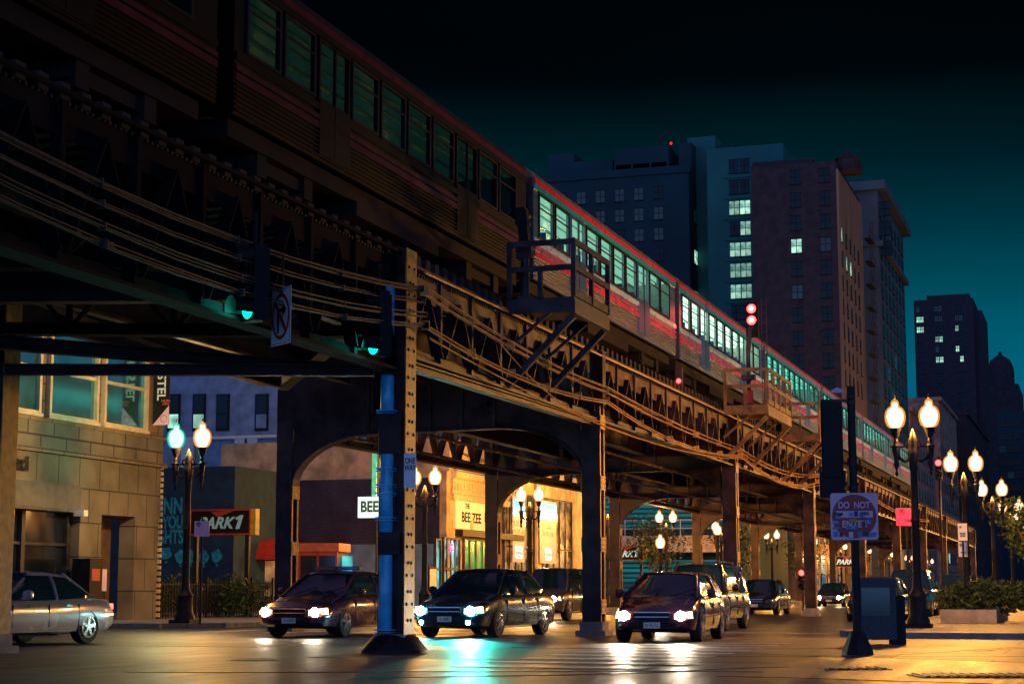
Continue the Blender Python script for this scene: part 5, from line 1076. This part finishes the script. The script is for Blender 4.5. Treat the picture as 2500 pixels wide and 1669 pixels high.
# T4 cornice tower
Y4 = 262; t4 = thing('tower_block', 'cream tower with a projecting cornice just behind the brown tower', 'building', (LB-8, Y4, 0)); zc4 = 260
z4 = zof(452, zc4); B(wx(2050, Y4), LB, Y4, Y4+36, 0, z4).build('wall', 'b_cream', t4, world=True)
mb = MB(); mb.bx(wx(2050, Y4), LB+1.2, Y4-1.2, Y4+37, z4+.001, z4+1.3); mb.bx(wx(2050, Y4), LB+.7, Y4-.7, Y4+36.5, zof(585, zc4)-.5, zof(585, zc4)+.3); mb.build('cornice', 'b_cream', t4, world=True)
facade_windows(t4, [Y4+3+i*5 for i in range(7)], [zof(500+i*50, zc4) for i in range(13)], 'E', 2.2, 2.0, X=LB, dim=((1, 8), (2, 9), (3, 7)))
facade_windows(t4, [wx(2180, Y4)], [zof(500+i*50, zc4) for i in range(3)], 'S', 1.6, 2.0, Y=Y4)
# T5, dome, infill blocks
Y5 = 530; zc5 = 515; t5 = thing('tower_block', 'distant stepped dark tower right of the cornice tower with a few lit windows', 'building', (-60, Y5, 0)); zc5 = Y5*.95+35*.3115
xa, xb = wx(2245, Y5), wx(2392, Y5); B(xa, xb, Y5, Y5+30, 0, zof(718, zc5)).build('wall', 'b_brown', t5, world=True); B(wx(2277, Y5), wx(2383, Y5), Y5+1, Y5+20, zof(718, zc5), zof(706, zc5)).build('upper_storey', 'b_brown', t5, world=True); B(xb, wx(2412, Y5), Y5+2, Y5+30, 0, zof(748, zc5)).build('wing', 'b_brown', t5, world=True)
facade_windows(t5, [wx(p_, Y5) for p_ in (2255, 2264, 2300, 2310, 2350, 2360)], [zof(742+i*25.7, zc5) for i in range(12)], 'S', .9, 1.6, Y=Y5, lit=((0, 1), (1, 1), (0, 2), (1, 2), (4, 2), (2, 3), (3, 3), (4, 4), (2, 5), (3, 5), (5, 5)), dim=((0, 0), (2, 0), (3, 0), (2, 1), (3, 1), (4, 1), (5, 1), (2, 4)))
Y6 = 620; zc6 = Y6*.95+35*.3115; t6 = thing('domed_tower', 'far tower topped by a rounded dome at the right edge of the frame', 'building', (-40, Y6, 0)); cx_ = wx(2452, Y6); r_ = wx(2486, Y6)-cx_
B(cx_-r_*1.25, cx_+r_*1.3, Y6+.5, Y6+40, 0, zof(935, zc6)).build('base_block', 'b_brown', t6, world=True); MB().lathe([(r_, zof(935, zc6)), (r_, zof(905, zc6)), (r_*.95, zof(890, zc6)), (r_*.75, zof(872, zc6)), (r_*.35, zof(862, zc6)), (r_*.15, zof(858, zc6)), (r_*.12, zof(850, zc6))], (cx_, Y6+r_+1, 0), 18).build('dome', 'b_brown', t6, True, True)
def infill(pa, Yn, Yf, ytop, m, label, X=LB, xl=20, lit=(), rows=None, dims=()):
    zc = Yn*.95-X*.3115; t = thing('street_building', label, 'building', (X-xl/2, Yn, 0), group='buildings lining the avenue'); zt = zof(ytop, zc)
    B(X-xl, X, Yn, Yf, 0, zt).build('wall', m, t, world=True); B(X-xl, X+.5, Yn-.3, Yf, zt+.001, zt+.7).build('cornice', m, t, world=True)
    nr = min(9, int(zt/3.4)); rs = [3.8+3.4*i for i in range(nr-1)]; ncl = min(8, int((Yf-Yn)/4.5)); facade_windows(t, [Yn+2.5+i*(Yf-Yn-3)/max(1, ncl) for i in range(ncl)], rs, 'E', 2.0, 1.9, X=X, lit=lit, dim=dims)
    for i in range(ncl): yy_ = Yn+2.5+i*(Yf-Yn-3)/max(1, ncl); f_ = B(X+.003, X+.12, yy_-1.5, yy_+1.5, .6, 2.75).build('shopfront', 'black', t, world=True); B(X+.121, X+.14, yy_-1.4, yy_+1.4, .8, 2.65).build('pane', ('shop_lit', 'shop_teal', 'shop_lit', 'garage_teal')[i % 4], f_, world=True)
    return t
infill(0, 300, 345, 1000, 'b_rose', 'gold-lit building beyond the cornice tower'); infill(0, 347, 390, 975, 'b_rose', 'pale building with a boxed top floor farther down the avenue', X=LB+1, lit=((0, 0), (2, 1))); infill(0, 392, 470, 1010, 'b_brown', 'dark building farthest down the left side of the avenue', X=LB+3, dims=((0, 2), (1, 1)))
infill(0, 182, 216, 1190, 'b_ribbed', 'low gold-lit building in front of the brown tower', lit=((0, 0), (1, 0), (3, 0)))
Yr = 480; rb = thing('street_building', 'dark block closing the avenue at the right edge behind the lamps', 'building', (-12, Yr, 0)); B(wx(2440, Yr), wx(2560, Yr), Yr, Yr+30, 0, zof(1000, Yr*.95+5)).build('wall', 'b_navy', rb, world=True); rb['group'] = 'buildings lining the avenue'
facade_windows(rb, [wx(p_, Yr) for p_ in (2452, 2470, 2488)], [zof(1030+i*32, Yr*.95+5) for i in range(9)], 'S', 1.6, 1.6, Y=Yr, dim=((0, 2), (1, 4)))
# teal garage seen under the viaduct
gg = thing('parking_garage', 'teal-lit slatted parking garage seen under the viaduct behind the parking sign', 'building', (-50, 150, 0))
B(-75, LB-.5, 150, 178, 0, 13).build('wall', 'b_navy', gg, world=True)
mb = MB(); z = 1.2
while z < 13: mb.bx(-75, LB-.6, 149.9, 149.98, z, z+.14); z += .42
mb.build('slats', 'mural', gg, world=True)
for (z0, z1) in ((1.0, 3.6), (6.2, 12.5)): B(-75, LB-.7, 149.985, 149.998, z0, z1).build('glow_panel', 'garage_teal', gg, world=True)
mb = MB(); mb.bx(-75, LB-.5, 147, 149.8, 4.2, 5.6); mb.build('ramp_deck', 'cream', gg, world=True)
mb = MB()
for i in range(30): mb.bx(-75+i*1.6, -74.93+i*1.6, 147.1, 147.17, 5.6, 6.9)
for z_ in (6.2, 6.9): mb.bx(-75, LB-.5, 147.08, 147.16, z_-.03, z_+.03)
mb.build('railing', 'white', gg, world=True)
# far traffic lights
for (px, py, zc, m, lb) in ((2291, 1132, 90, 0, 'traffic signal showing red, left of the second right-hand twin lamp'), (1957, 1400, 95, 0, 'small distant traffic signal glowing amber-red behind the far columns')):
    c = atd(px, py, zc); t = thing('traffic_signal', lb, 'traffic signal', (c.x, c.y, c.z-.3)); tsignal(t, m); MB().tube([(0, .3, -c.z+.3), (0, .3, .7)], .06).build('post', 'iron', t); MB().bar((0, .3, .5), (0, .1, .5), .05, .05).build('bracket', 'iron', t)
